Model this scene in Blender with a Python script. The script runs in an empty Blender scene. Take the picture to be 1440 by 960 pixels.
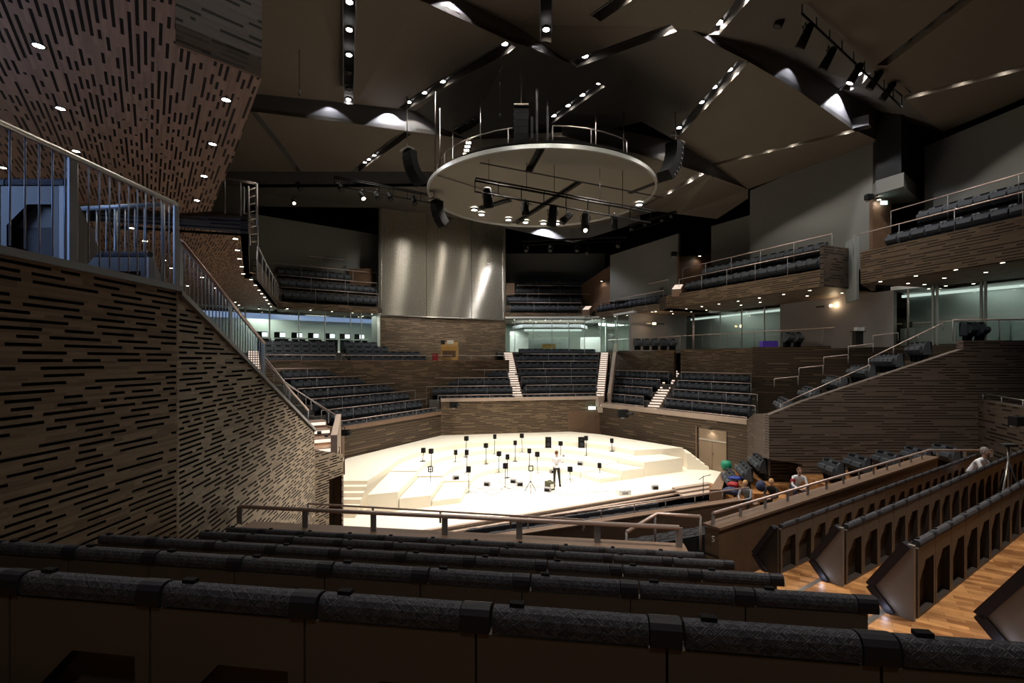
import bpy, bmesh, math, random
from mathutils import Vector, Matrix
from mathutils.bvhtree import BVHTree
from mathutils.geometry import tessellate_polygon
random.seed(7)
SC = bpy.context.scene
COL = SC.collection
F, CX, HY, EYE = 680.0, 720.0, 506.0, 6.4

# ---------------------------------------------------------------- survey helpers
def W(px, py, d):            # point seen at a pixel, at distance d
    return Vector(((px - CX) / F * d, d, EYE - (py - HY) / F * d))
def Z(px, py, z):            # point seen at a pixel, at height z
    d = (EYE - z) * F / (py - HY)
    return Vector(((px - CX) / F * d, d, z))
def LP(px, A, u):            # distance along line A + s*u (plan) at image column px
    k = (px - CX) / F
    return (k * A[1] - A[0]) / (u[0] - k * u[1])
def onl(px, A, u):
    s = LP(px, A, u)
    return (A[0] + u[0] * s, A[1] + u[1] * s)
def unit(x, y):
    l = math.hypot(x, y)
    return (x / l, y / l)

# ---------------------------------------------------------------- materials
MATS = {}
def nt(name):
    m = bpy.data.materials.new(name)
    m.use_nodes = True
    MATS[name] = m
    return m, m.node_tree.nodes, m.node_tree.links, m.node_tree.nodes['Principled BSDF']
def plain(name, col, rough=0.6, metal=0.0, bump=0.0, bscale=60, var=0.12, nscale=3.0, spec=0.4):
    m, N, L, b = nt(name)
    tc = N.new('ShaderNodeTexCoord')
    no = N.new('ShaderNodeTexNoise'); no.inputs['Scale'].default_value = nscale
    no.inputs['Detail'].default_value = 3
    L.new(tc.outputs['Object'], no.inputs['Vector'])
    mx = N.new('ShaderNodeMix'); mx.data_type = 'RGBA'
    mx.inputs[6].default_value = tuple(c * (1 - var) for c in col) + (1,)
    mx.inputs[7].default_value = tuple(min(1, c * (1 + var)) for c in col) + (1,)
    L.new(no.outputs['Fac'], mx.inputs[0])
    L.new(mx.outputs[2], b.inputs['Base Color'])
    b.inputs['Roughness'].default_value = rough
    b.inputs['Metallic'].default_value = metal
    b.inputs['Specular IOR Level'].default_value = spec
    if bump:
        n2 = N.new('ShaderNodeTexNoise'); n2.inputs['Scale'].default_value = bscale
        L.new(tc.outputs['Object'], n2.inputs['Vector'])
        bp = N.new('ShaderNodeBump'); bp.inputs['Strength'].default_value = bump
        bp.inputs['Distance'].default_value = 0.01
        L.new(n2.outputs['Fac'], bp.inputs['Height']); L.new(bp.outputs['Normal'], b.inputs['Normal'])
    return m
def math_(N, L, op, a, b=None, c=None):
    n = N.new('ShaderNodeMath'); n.operation = op
    for i, v in enumerate((a, b, c)):
        if v is None: continue
        if isinstance(v, (int, float)): n.inputs[i].default_value = v
        else: L.new(v, n.inputs[i])
    return n.outputs[0]
def slatmat(name, cA, cB, dark, rowh=0.06, slots=0.5, lenf=1.2, board=0.35, rough=0.55, swap=False, band=(0.3, 0.72), stripe=0.0):
    """wood boards in courses (UV in metres), with slots cut at random"""
    m, N, L, b = nt(name)
    uv = N.new('ShaderNodeUVMap')
    sp = N.new('ShaderNodeSeparateXYZ'); L.new(uv.outputs[0], sp.inputs[0])
    u, v = (sp.outputs[1], sp.outputs[0]) if swap else (sp.outputs[0], sp.outputs[1])
    vr = math_(N, L, 'DIVIDE', v, rowh)
    row = math_(N, L, 'FLOOR', vr)
    fr = math_(N, L, 'FRACT', vr)
    cm = N.new('ShaderNodeCombineXYZ')
    L.new(math_(N, L, 'MULTIPLY', u, lenf), cm.inputs[0]); L.new(math_(N, L, 'MULTIPLY', row, 7.31), cm.inputs[1])
    no = N.new('ShaderNodeTexNoise'); no.noise_dimensions = '2D'
    no.inputs['Scale'].default_value = 1.6; no.inputs['Detail'].default_value = 0.0
    L.new(cm.outputs[0], no.inputs['Vector'])
    s1 = math_(N, L, 'GREATER_THAN', no.outputs['Fac'], 1 - slots)
    s2 = math_(N, L, 'MULTIPLY', math_(N, L, 'GREATER_THAN', fr, band[0]), math_(N, L, 'LESS_THAN', fr, band[1]))
    mask = math_(N, L, 'MULTIPLY', s1, s2)
    # board colours
    cb = N.new('ShaderNodeCombineXYZ')
    L.new(math_(N, L, 'FLOOR', math_(N, L, 'ADD', math_(N, L, 'DIVIDE', u, board), math_(N, L, 'MULTIPLY', row, 0.37))), cb.inputs[0])
    L.new(math_(N, L, 'FLOOR', math_(N, L, 'MULTIPLY', vr, 2.0)), cb.inputs[1])
    wn = N.new('ShaderNodeTexWhiteNoise'); wn.noise_dimensions = '2D'; L.new(cb.outputs[0], wn.inputs['Vector'])
    gr = N.new('ShaderNodeTexNoise'); gr.inputs['Scale'].default_value = 4; gr.inputs['Detail'].default_value = 4
    mp = N.new('ShaderNodeMapping'); mp.inputs['Scale'].default_value = (18, 1.2, 1) if swap else (1.2, 18, 1)
    L.new(uv.outputs[0], mp.inputs[0]); L.new(mp.outputs[0], gr.inputs['Vector'])
    f = math_(N, L, 'ADD', math_(N, L, 'MULTIPLY', wn.outputs[0], 0.45), math_(N, L, 'MULTIPLY', gr.outputs['Fac'], 0.55))
    mx = N.new('ShaderNodeMix'); mx.data_type = 'RGBA'
    mx.inputs[6].default_value = cA + (1,); mx.inputs[7].default_value = cB + (1,)
    L.new(f, mx.inputs[0])
    m2 = N.new('ShaderNodeMix'); m2.data_type = 'RGBA'
    L.new(mx.outputs[2], m2.inputs[6]); m2.inputs[7].default_value = dark + (1,)
    if stripe:
        st = math_(N, L, 'MULTIPLY', math_(N, L, 'GREATER_THAN', fr, 0.62), stripe)
        mask2 = math_(N, L, 'MAXIMUM', mask, st)
    else: mask2 = mask
    L.new(mask2, m2.inputs[0]); L.new(m2.outputs[2], b.inputs['Base Color'])
    b.inputs['Roughness'].default_value = rough
    b.inputs['Specular IOR Level'].default_value = 0.25
    bp = N.new('ShaderNodeBump'); bp.inputs['Strength'].default_value = 0.6; bp.inputs['Distance'].default_value = 0.02
    bp.invert = True
    L.new(mask2, bp.inputs['Height']); L.new(bp.outputs['Normal'], b.inputs['Normal'])
    return m
def emis(name, col, s):
    m, N, L, b = nt(name)
    b.inputs['Base Color'].default_value = (0, 0, 0, 1)
    b.inputs['Emission Color'].default_value = col + (1,)
    b.inputs['Emission Strength'].default_value = s
    return m
WA, WB = (0.085, 0.058, 0.036), (0.21, 0.148, 0.095)
plain('boards', (0.16, 0.115, 0.075), 0.5)
slatmat('slat_near', (0.085, 0.06, 0.042), (0.32, 0.245, 0.17), (0.01, 0.007, 0.005), slots=0.0, board=0.5)
slatmat('slat_far', WA, WB, (0.018, 0.012, 0.008), 0.115, 0.58, 0.6, 0.8, band=(0.32, 0.68))
slatmat('slat_line', (0.10, 0.07, 0.045), (0.2, 0.142, 0.092), (0.02, 0.013, 0.009), 0.17, 0.62, 0.3, 1.2, stripe=0.75, band=(0.2, 0.5))
slatmat('slat_dark', (0.05, 0.037, 0.027), (0.12, 0.09, 0.066), (0.012, 0.009, 0.007), 0.14, 0.5, 0.8, 1.0)
slatmat('slat_grey', (0.10, 0.077, 0.063), (0.175, 0.137, 0.113), (0.02, 0.014, 0.011), 0.11, 0.6, 0.5, 1.0, band=(0.34, 0.66))
slatmat('soffit', (0.24, 0.15, 0.105), (0.44, 0.28, 0.195), (0.012, 0.008, 0.006), 0.075, 0.53, 1.5, 0.9, band=(0.25, 0.72))
slatmat('slat_fascia', (0.13, 0.115, 0.11), (0.22, 0.20, 0.19), (0.006, 0.005, 0.005), 0.09, 0.46, 1.2, 0.6)
plain('ledge_wood', (0.20, 0.125, 0.085), 0.45, var=0.2, nscale=6)
plain('ledge_pale', (0.42, 0.32, 0.26), 0.5, var=0.12)
plain('wood_brown', (0.13, 0.075, 0.045), 0.5, var=0.3, nscale=5)
plain('gold_wood', (0.55, 0.33, 0.10), 0.4, var=0.2)
plain('steel', (0.42, 0.38, 0.35), 0.32, 0.9, var=0.05)
plain('rail_bronze', (0.58, 0.45, 0.41), 0.4, 0.55, var=0.06)
plain('post_grey', (0.28, 0.27, 0.27), 0.5, 0.3)
plain('balustrade_grey', (0.30, 0.33, 0.37), 0.45, 0.5)
plain('black', (0.010, 0.010, 0.011), 0.8, spec=0.12)
plain('dark_metal', (0.03, 0.03, 0.032), 0.45, 0.5)
plain('void', (0.006, 0.006, 0.007), 0.9)
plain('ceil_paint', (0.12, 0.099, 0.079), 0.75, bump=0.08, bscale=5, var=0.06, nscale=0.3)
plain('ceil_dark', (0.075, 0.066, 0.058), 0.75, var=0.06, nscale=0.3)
plain('riser_paint', (0.12, 0.117, 0.125), 0.7, var=0.04)
plain('grey_wall', (0.15, 0.15, 0.138), 0.75, var=0.05, nscale=0.4)
plain('mauve_wall', (0.20, 0.18, 0.175), 0.7, var=0.06, nscale=0.6)
plain('stage_white', (0.86, 0.80, 0.68), 0.55, var=0.02)
plain('disc_white', (0.13, 0.112, 0.088), 0.6, var=0.03, nscale=0.5)
plain('disc_edge', (0.22, 0.22, 0.21), 0.4, 0.3)
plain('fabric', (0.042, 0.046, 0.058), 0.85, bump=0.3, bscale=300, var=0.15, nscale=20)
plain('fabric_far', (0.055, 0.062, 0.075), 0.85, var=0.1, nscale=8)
plain('leather', (0.014, 0.013, 0.018), 0.6, spec=0.3)
plain('seat_shell', (0.082, 0.069, 0.058), 0.5, var=0.14, nscale=4)
plain('seat_recess', (0.022, 0.014, 0.011), 0.7)
plain('shell_pale', (0.18, 0.162, 0.142), 0.5, var=0.1)
plain('green_wall', (0.55, 0.60, 0.53), 0.7, var=0.05)
plain('grey_green', (0.34, 0.37, 0.345), 0.7, var=0.05)
plain('white_paint', (0.75, 0.75, 0.73), 0.5, var=0.02)
plain('beige_coat', (0.45, 0.34, 0.2), 0.8)
plain('shirt_white', (0.8, 0.8, 0.85), 0.8)
plain('shirt_grey', (0.3, 0.33, 0.38), 0.8)
plain('navy', (0.03, 0.04, 0.09), 0.8)
plain('trouser', (0.02, 0.02, 0.022), 0.8)
plain('olive', (0.09, 0.09, 0.05), 0.8)
plain('skin', (0.55, 0.33, 0.24), 0.55)
plain('hair_brown', (0.12, 0.05, 0.025), 0.7)
plain('hair_blond', (0.5, 0.3, 0.12), 0.7)
plain('red_cloth', (0.3, 0.015, 0.02), 0.6)
plain('blue_cloth', (0.015, 0.035, 0.22), 0.6)
plain('green_ball', (0.01, 0.22, 0.12), 0.5)
plain('purple_cloth', (0.10, 0.05, 0.5), 0.6)
plain('floor_grey', (0.12, 0.11, 0.10), 0.6)
plain('curtain', (0.28, 0.30, 0.29), 0.8)
emis('lens', (1.0, 0.95, 0.86), 30)
emis('lens_small', (1.0, 0.9, 0.72), 14)
emis('lens_amber', (1.0, 0.72, 0.3), 8)
emis('step_glow', (1.0, 0.80, 0.66), 1.25)
emis('screen', (0.9, 0.95, 1.0), 1.8)
emis('exit_sign', (0.6, 0.95, 0.9), 4)
emis('cove', (0.9, 1.0, 0.94), 0.9)
emis('monitor_blue', (0.25, 0.2, 1.0), 1.0)
emis('window_blue', (0.45, 0.58, 1.0), 0.55)
# zig-zag woven upholstery
def weave():
    m, N, L, b = nt('fabric_weave')
    uv = N.new('ShaderNodeUVMap')
    cols = []
    for ang in (0.6, -0.6):
        mp = N.new('ShaderNodeMapping'); mp.inputs['Rotation'].default_value = (0, 0, ang)
        mp.inputs['Scale'].default_value = (1, 1, 1)
        L.new(uv.outputs[0], mp.inputs[0])
        br = N.new('ShaderNodeTexBrick'); br.inputs['Scale'].default_value = 33
        br.inputs['Mortar Size'].default_value = 0.04
        br.inputs['Brick Width'].default_value = 1.0; br.inputs['Row Height'].default_value = 0.2
        br.inputs['Color1'].default_value = (0.012, 0.012, 0.016, 1); br.inputs['Color2'].default_value = (0.095, 0.09, 0.11, 1)
        br.inputs['Mortar'].default_value = (0.01, 0.01, 0.013, 1)
        L.new(mp.outputs[0], br.inputs['Vector']); cols.append(br)
    ck = N.new('ShaderNodeTexChecker'); ck.inputs['Scale'].default_value = 42
    L.new(uv.outputs[0], ck.inputs['Vector'])
    mx = N.new('ShaderNodeMix'); mx.data_type = 'RGBA'
    L.new(ck.outputs['Fac'], mx.inputs[0]); L.new(cols[0].outputs['Color'], mx.inputs[6]); L.new(cols[1].outputs['Color'], mx.inputs[7])
    L.new(mx.outputs[2], b.inputs['Base Color'])
    b.inputs['Roughness'].default_value = 0.85
    bp = N.new('ShaderNodeBump'); bp.inputs['Strength'].default_value = 0.5; bp.inputs['Distance'].default_value = 0.003
    L.new(mx.outputs[2], bp.inputs['Height']); L.new(bp.outputs['Normal'], b.inputs['Normal'])
weave()
def parquet():
    m, N, L, b = nt('parquet')
    uv = N.new('ShaderNodeUVMap')
    mp = N.new('ShaderNodeMapping'); mp.inputs['Rotation'].default_value = (0, 0, 0.59)
    L.new(uv.outputs[0], mp.inputs[0])
    br = N.new('ShaderNodeTexBrick'); br.inputs['Scale'].default_value = 1
    br.inputs['Brick Width'].default_value = 0.34; br.inputs['Row Height'].default_value = 0.085
    br.inputs['Mortar Size'].default_value = 0.002
    br.inputs['Color1'].default_value = (0.24, 0.10, 0.034, 1); br.inputs['Color2'].default_value = (0.56, 0.29, 0.115, 1)
    br.inputs['Mortar'].default_value = (0.12, 0.055, 0.025, 1)
    L.new(mp.outputs[0], br.inputs['Vector'])
    no = N.new('ShaderNodeTexNoise'); no.inputs['Scale'].default_value = 3; no.inputs['Detail'].default_value = 5
    L.new(mp.outputs[0], no.inputs['Vector'])
    mx = N.new('ShaderNodeMix'); mx.data_type = 'RGBA'; mx.blend_type = 'MULTIPLY'; mx.inputs[0].default_value = 0.75
    cr = N.new('ShaderNodeValToRGB'); cr.color_ramp.elements[0].color = (0.5, 0.45, 0.42, 1); cr.color_ramp.elements[1].color = (1.25, 1.2, 1.1, 1)
    cr.color_ramp.elements[0].position = 0.3; cr.color_ramp.elements[1].position = 0.7
    L.new(no.outputs['Fac'], cr.inputs[0]); L.new(br.outputs['Color'], mx.inputs[6]); L.new(cr.outputs[0], mx.inputs[7])
    L.new(mx.outputs[2], b.inputs['Base Color']); b.inputs['Roughness'].default_value = 0.42
parquet()
def screenmat():     # vertical brushed metal tubes of the organ shutter
    m, N, L, b = nt('organ_metal')
    uv = N.new('ShaderNodeUVMap'); sp = N.new('ShaderNodeSeparateXYZ'); L.new(uv.outputs[0], sp.inputs[0])
    w = math_(N, L, 'ABSOLUTE', math_(N, L, 'SINE', math_(N, L, 'MULTIPLY', sp.outputs[0], 26.0)))
    mx = N.new('ShaderNodeMix'); mx.data_type = 'RGBA'
    mx.inputs[6].default_value = (0.13, 0.115, 0.09, 1); mx.inputs[7].default_value = (0.5, 0.46, 0.39, 1)
    L.new(w, mx.inputs[0]); L.new(mx.outputs[2], b.inputs['Base Color'])
    b.inputs['Metallic'].default_value = 0.75; b.inputs['Roughness'].default_value = 0.2
    b.inputs['Anisotropic'].default_value = 1.0
    b.inputs['Anisotropic Rotation'].default_value = 0.272
    tn = N.new('ShaderNodeTangent'); tn.direction_type = 'UV_MAP'; L.new(tn.outputs[0], b.inputs['Tangent'])
    bp = N.new('ShaderNodeBump'); bp.inputs['Strength'].default_value = 0.08; bp.inputs['Distance'].default_value = 0.01
    L.new(w, bp.inputs['Height']); L.new(bp.outputs['Normal'], b.inputs['Normal'])
screenmat()
def glassmat(name, tint, refl):
    m, N, L, b = nt(name)
    out = N['Material Output']
    tr = N.new('ShaderNodeBsdfTransparent'); tr.inputs[0].default_value = tint + (1,)
    gl = N.new('ShaderNodeBsdfGlossy'); gl.inputs['Roughness'].default_value = 0.03
    ms = N.new('ShaderNodeMixShader'); ms.inputs[0].default_value = refl
    L.new(tr.outputs[0], ms.inputs[1]); L.new(gl.outputs[0], ms.inputs[2]); L.new(ms.outputs[0], out.inputs[0])
glassmat('glass', (0.90, 0.96, 0.93), 0.09)
glassmat('glass_rail', (0.88, 0.93, 0.93), 0.06)

# ---------------------------------------------------------------- mesh builder
class MB:
    def __init__(s): s.v = []; s.f = []; s.uv = []; s.mi = []; s.sm = []; s.mats = []; s.cur = 0
    def mat(s, name):
        if name not in s.mats: s.mats.append(name)
        s.cur = s.mats.index(name); return s
    def face(s, pts, uv=None, smooth=False):
        n = len(s.v); pts = [Vector(p) for p in pts]
        s.v += [tuple(p) for p in pts]; s.f.append(list(range(n, n + len(pts))))
        if uv is None:
            nn = Vector((0, 0, 0))
            for i in range(len(pts)): nn += (pts[i]).cross(pts[(i + 1) % len(pts)])
            if nn.length < 1e-12: nn = Vector((0, 0, 1))
            nn.normalize()
            if abs(nn.z) > 0.8: uv = [(p.x, p.y) for p in pts]
            else:
                h = Vector((nn.y, -nn.x, 0)).normalized()
                if (h.y if abs(h.y) > abs(h.x) else h.x) < 0: h = -h
                uv = [(p.dot(h), p.z) for p in pts]
        s.uv.append(uv); s.mi.append(s.cur); s.sm.append(smooth)
        return s
    def hexa(s, b, t):         # b, t: 4 points each, counter-clockwise from above
        s.face(list(reversed(b))); s.face(t)
        for i in range(4):
            j = (i + 1) % 4
            s.face([b[i], b[j], t[j], t[i]])
        return s
    def box(s, c, d, rz=0.0):
        x, y, z = c; a, b_, h = d[0] / 2, d[1] / 2, d[2] / 2
        ca, sa = math.cos(rz), math.sin(rz)
        q = [(x + ca * i - sa * j, y + sa * i + ca * j) for i, j in ((-a, -b_), (a, -b_), (a, b_), (-a, b_))]
        return s.hexa([(p[0], p[1], z - h) for p in q], [(p[0], p[1], z + h) for p in q])
    def prism(s, poly, z0, z1):      # plan polygon; z may be per-vertex lists
        n = len(poly)
        ar = sum(poly[i][0] * poly[(i + 1) % n][1] - poly[(i + 1) % n][0] * poly[i][1] for i in range(n))
        if not hasattr(z0, '__len__'): z0 = [z0] * n
        if not hasattr(z1, '__len__'): z1 = [z1] * n
        if ar < 0: poly = poly[::-1]; z0 = list(z0)[::-1]; z1 = list(z1)[::-1]
        s.face([(poly[i][0], poly[i][1], z0[i]) for i in range(n)][::-1])
        s.face([(poly[i][0], poly[i][1], z1[i]) for i in range(n)])
        for i in range(n):
            j = (i + 1) % n
            s.face([(poly[i][0], poly[i][1], z0[i]), (poly[j][0], poly[j][1], z0[j]), (poly[j][0], poly[j][1], z1[j]), (poly[i][0], poly[i][1], z1[i])])
        return s
    def extr(s, prof, fn, w0, w1):     # profile (a,b) extruded along w ; fn(w,a,b)->point
        n = len(prof)
        s.face([fn(w0, a, b) for a, b in prof]); s.face([fn(w1, a, b) for a, b in prof][::-1])
        for i in range(n):
            j = (i + 1) % n
            s.face([fn(w0, *prof[j]), fn(w0, *prof[i]), fn(w1, *prof[i]), fn(w1, *prof[j])])
        return s
    def tube(s, pts, r, n=8, caps=True, uvm=False):
        pts = [Vector(p) for p in pts]; rings = []
        rr = r if hasattr(r, '__len__') else [r] * len(pts)
        for i, p in enumerate(pts):
            t = (pts[min(i + 1, len(pts) - 1)] - pts[max(i - 1, 0)])
            if t.length < 1e-9: t = Vector((0, 0, 1))
            t.normalize()
            a = t.cross(Vector((0, 0, 1)) if abs(t.z) < 0.9 else Vector((1, 0, 0))).normalized(); b = t.cross(a)
            rings.append([p + (a * math.cos(2 * math.pi * k / n) + b * math.sin(2 * math.pi * k / n)) * rr[i] for k in range(n)])
        acc = 0.0
        for i in range(len(rings) - 1):
            ln = (pts[i + 1] - pts[i]).length
            for k in range(n):
                k2 = (k + 1) % n
                c = 2 * math.pi * rr[i] / n
                s.face([rings[i][k], rings[i][k2], rings[i + 1][k2], rings[i + 1][k]],
                       [(acc, k * c), (acc, (k + 1) * c), (acc + ln, (k + 1) * c), (acc + ln, k * c)], True)
            acc += ln
        if caps: s.face(rings[0][::-1]); s.face(rings[-1])
        return s
    def lathe(s, prof, c=(0, 0, 0), n=16):
        for i in range(len(prof) - 1):
            for k in range(n):
                a, b = 2 * math.pi * k / n, 2 * math.pi * (k + 1) / n
                P = lambda r, z, t: (c[0] + r * math.cos(t), c[1] + r * math.sin(t), c[2] + z)
                (r0, z0), (r1, z1) = prof[i], prof[i + 1]
                q = [P(r0, z0, a), P(r0, z0, b), P(r1, z1, b), P(r1, z1, a)]
                if r0 < 1e-6: q = q[1:]
                elif r1 < 1e-6: q = q[:3]
                s.face(q, None, True)
        return s
    def mesh(s, name, mat=None, weld=True):
        me = bpy.data.meshes.new(name)
        me.from_pydata(s.v, [], s.f)
        ul = me.uv_layers.new(name='UVMap')
        flat = []
        for u in s.uv:
            for c in u: flat += [c[0], c[1]]
        ul.data.foreach_set('uv', flat)
        ms = s.mats if s.mats else [mat]
        for m in ms: me.materials.append(MATS[m])
        if s.mats: me.polygons.foreach_set('material_index', s.mi)
        me.polygons.foreach_set('use_smooth', s.sm)
        if weld and len(s.v) < 200000:
            bm = bmesh.new(); bm.from_mesh(me)
            bmesh.ops.remove_doubles(bm, verts=bm.verts, dist=1e-4)
            bm.to_mesh(me); bm.free()
        me.update()
        return me
    def build(s, name, mat=None, parent=None, weld=True):
        o = bpy.data.objects.new(name, s.mesh(name, mat, weld))
        COL.objects.link(o)
        if parent: o.parent = parent
        return o
def tag(o, label=None, cat=None, group=None, kind=None):
    if label: o['label'] = label
    if cat: o['category'] = cat
    if group: o['group'] = group
    if kind: o['kind'] = kind
    return o
def struct(o, label=None, cat=None):
    o['kind'] = 'structure'
    if label: o['label'] = label
    if cat: o['category'] = cat
    return o
def thing(name, label, cat, loc=(0, 0, 0), rz=0.0, group=None):
    o = bpy.data.objects.new(name, None); COL.objects.link(o)
    o.empty_display_size = 0.1
    o.location = loc; o.rotation_euler = (0, 0, rz)
    return tag(o, label, cat, group)
def child(o, parent):           # geometry given in world coordinates, parented to an Empty away from the origin
    o.parent = parent
    o.matrix_parent_inverse = (Matrix.Translation(parent.location) @ Matrix.Rotation(parent.rotation_euler[2], 4, 'Z')).inverted()
    return o
ORD = ['first', 'second', 'third', 'fourth', 'fifth', 'sixth', 'seventh', 'eighth', 'ninth', 'tenth', 'eleventh', 'twelfth', 'thirteenth',
       'fourteenth', 'fifteenth', 'sixteenth', 'seventeenth', 'eighteenth', 'nineteenth', 'twentieth', 'twenty-first', 'twenty-second',
       'twenty-third', 'twenty-fourth', 'twenty-fifth', 'twenty-sixth', 'twenty-seventh', 'twenty-eighth', 'twenty-ninth', 'thirtieth']
def wallseg(A, B, z0, z1, name, mat, th=0.25, away=None, za=None, zb=None):
    """vertical wall with its seen face on AB; thickness goes away from the hall centre"""
    u = unit(B[0] - A[0], B[1] - A[1]); n = (-u[1], u[0])
    c = away or (0.5, 22.0)
    mid = ((A[0] + B[0]) / 2 - c[0], (A[1] + B[1]) / 2 - c[1])
    if n[0] * mid[0] + n[1] * mid[1] < 0: n = (-n[0], -n[1])
    poly = [A, B, (B[0] + n[0] * th, B[1] + n[1] * th), (A[0] + n[0] * th, A[1] + n[1] * th)]
    t0, t1 = (z1 if hasattr(z1, '__len__') else (z1, z1)); b0, b1 = (z0 if hasattr(z0, '__len__') else (z0, z0))
    m = MB().prism([tuple(p[:2]) for p in poly], [b0, b1, b1, b0], [t0, t1, t1, t0])
    return m.build(name, mat)
# ---------------------------------------------------------------- camera
cd = bpy.data.cameras.new('camera'); cam = bpy.data.objects.new('camera', cd); COL.objects.link(cam)
cam.location = (0, 0, EYE); cam.rotation_euler = (math.pi / 2, 0, 0)
cd.sensor_width = 36; cd.lens = 36 * F / 1440; cd.shift_y = 26 / 1440; cd.clip_start = 0.05; cd.clip_end = 300
SC.camera = cam
vs = SC.view_settings; vs.view_transform = 'Standard'; vs.look = 'None'; vs.gamma = 1; vs.use_curve_mapping = False; vs.exposure = 0.0
w = bpy.data.worlds.new('world'); SC.world = w; w.use_nodes = True
w.node_tree.nodes['Background'].inputs[0].default_value = (0.8, 0.85, 1, 1); w.node_tree.nodes['Background'].inputs[1].default_value = 0.0

# ---------------------------------------------------------------- slotted timber walls (near, left)
def slotwall(name, A, B, z0, zA, zB, seed, dens=0.5, mat='slat_near', rowh=0.070, sh=0.030, flip=1, hole=None):
    rnd = random.Random(seed)
    Lw = math.hypot(B[0] - A[0], B[1] - A[1]); u = unit(B[0] - A[0], B[1] - A[1])
    n = (-u[1] * flip, u[0] * flip)      # points into the wall
    P = lambda s, z, d=0.0: (A[0] + u[0] * s + n[0] * d, A[1] + u[1] * s + n[1] * d, z)
    m = MB().mat(mat); m.mat('void'); m.mat(mat)
    zt = max(zA, zB)
    def q(s0, s1, a, b, d=0.0):
        m.face([P(s0, a, d), P(s1, a, d), P(s1, b, d), P(s0, b, d)], [(s0, a), (s1, a), (s1, b), (s0, b)])
    k = 0; z = z0
    while z < zt:
        q(0, Lw, z, z + rowh - sh)
        a, b = z + rowh - sh, z + rowh
        s = -rnd.random() * 0.5
        prev = 0.0
        while s < Lw:
            gap = rnd.choice((0.1, 0.16, 0.22, 0.32))
            ln = rnd.choice((0.2, 0.32, 0.42, 0.55, 0.68))
            s0, s1 = max(s + gap, 0.03), min(s + gap + ln, Lw - 0.03)
            s = s + gap + ln
            if s1 - s0 < 0.08: continue
            if rnd.random() < 0.06: continue
            q(prev, s0, a, b)
            m.mat('void'); q(s0, s1, a, b, 0.06)
            if name == 'wall_left': m.mat(mat)
            m.face([P(s0, a), P(s1, a), P(s1, a, .06), P(s0, a, .06)]); m.mat('void'); m.face([P(s0, b), P(s1, b), P(s1, b, .06), P(s0, b, .06)])
            m.face([P(s0, a), P(s0, b), P(s0, b, .06), P(s0, a, .06)]); m.face([P(s1, a), P(s1, b), P(s1, b, .06), P(s1, a, .06)]); m.mat(mat)  # slot insides coloured black so they stay shaded
            prev = s1
        q(prev, Lw, a, b)
        z += rowh; k += 1
    m.mat(mat)
    m.prism([P(0, 0, .065)[:2], P(Lw, 0, .065)[:2], P(Lw, 0, .3)[:2], P(0, 0, .3)[:2]], z0, [zt] * 4)
    me = m.mesh(name, weld=False)
    bm = bmesh.new(); bm.from_mesh(me)
    no = Vector((-(zB - zA) * u[0], -(zB - zA) * u[1], Lw)).normalized()
    bmesh.ops.bisect_plane(bm, geom=bm.verts[:] + bm.edges[:] + bm.faces[:], plane_co=P(0, zA), plane_no=no, clear_outer=True)
    if hole:          # doorway cut: s0,s1,ztop
        s0, s1, zh = hole
        for co, nn in ((P(s0, 0), u), (P(s1, 0), u)):
            bmesh.ops.bisect_plane(bm, geom=bm.verts[:] + bm.edges[:] + bm.faces[:], plane_co=co, plane_no=(nn[0], nn[1], 0))
        bmesh.ops.bisect_plane(bm, geom=bm.verts[:] + bm.edges[:] + bm.faces[:], plane_co=(0, 0, zh), plane_no=(0, 0, 1))
        kill = []
        for f in bm.faces:
            c = f.calc_center_median(); s = (c.x - A[0]) * u[0] + (c.y - A[1]) * u[1]
            if s0 < s < s1 and c.z < zh: kill.append(f)
        bmesh.ops.delete(bm, geom=kill, context='FACES')
    bm.to_mesh(me); bm.free()
    o = bpy.data.objects.new(name, me); COL.objects.link(o)
    return o
XW = -4.25
C0 = (XW, -1.2); C1 = (XW, 6.15); C2 = (-5.36, 13.12); C3 = (-5.0, 14.35)
struct(slotwall('wall_left', C0, C1, 2.0, 7.28, 7.28, 3), 'tall brown slotted timber wall rising beside the nearest seats on the left', 'wall')
struct(slotwall('wall_left_stair', C1, C2, 0.0, 7.28, 4.50, 5), 'slotted timber wall with a sloping top running down beside the stairs', 'wall')
w3 = slotwall('wall_left_end', C2, C3, 0.0, 3.98, 3.60, 8, hole=(0.62, 1.2, 3.0))
struct(w3, 'narrow slotted timber wall with a small doorway beside the white stage', 'wall')
# brown reveal inside the doorway
u3 = unit(C3[0] - C2[0], C3[1] - C2[1])
pB = (C2[0] + u3[0] * 1.22, C2[1] + u3[1] * 1.22)
struct(MB().prism([pB, (pB[0] - 1.2, pB[1] + .35), (pB[0] - 1.2, pB[1] + .5), (pB[0] - .05, pB[1] + .12)], 0.0, 3.0).build('trim_doorway', 'wood_brown'))
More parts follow.
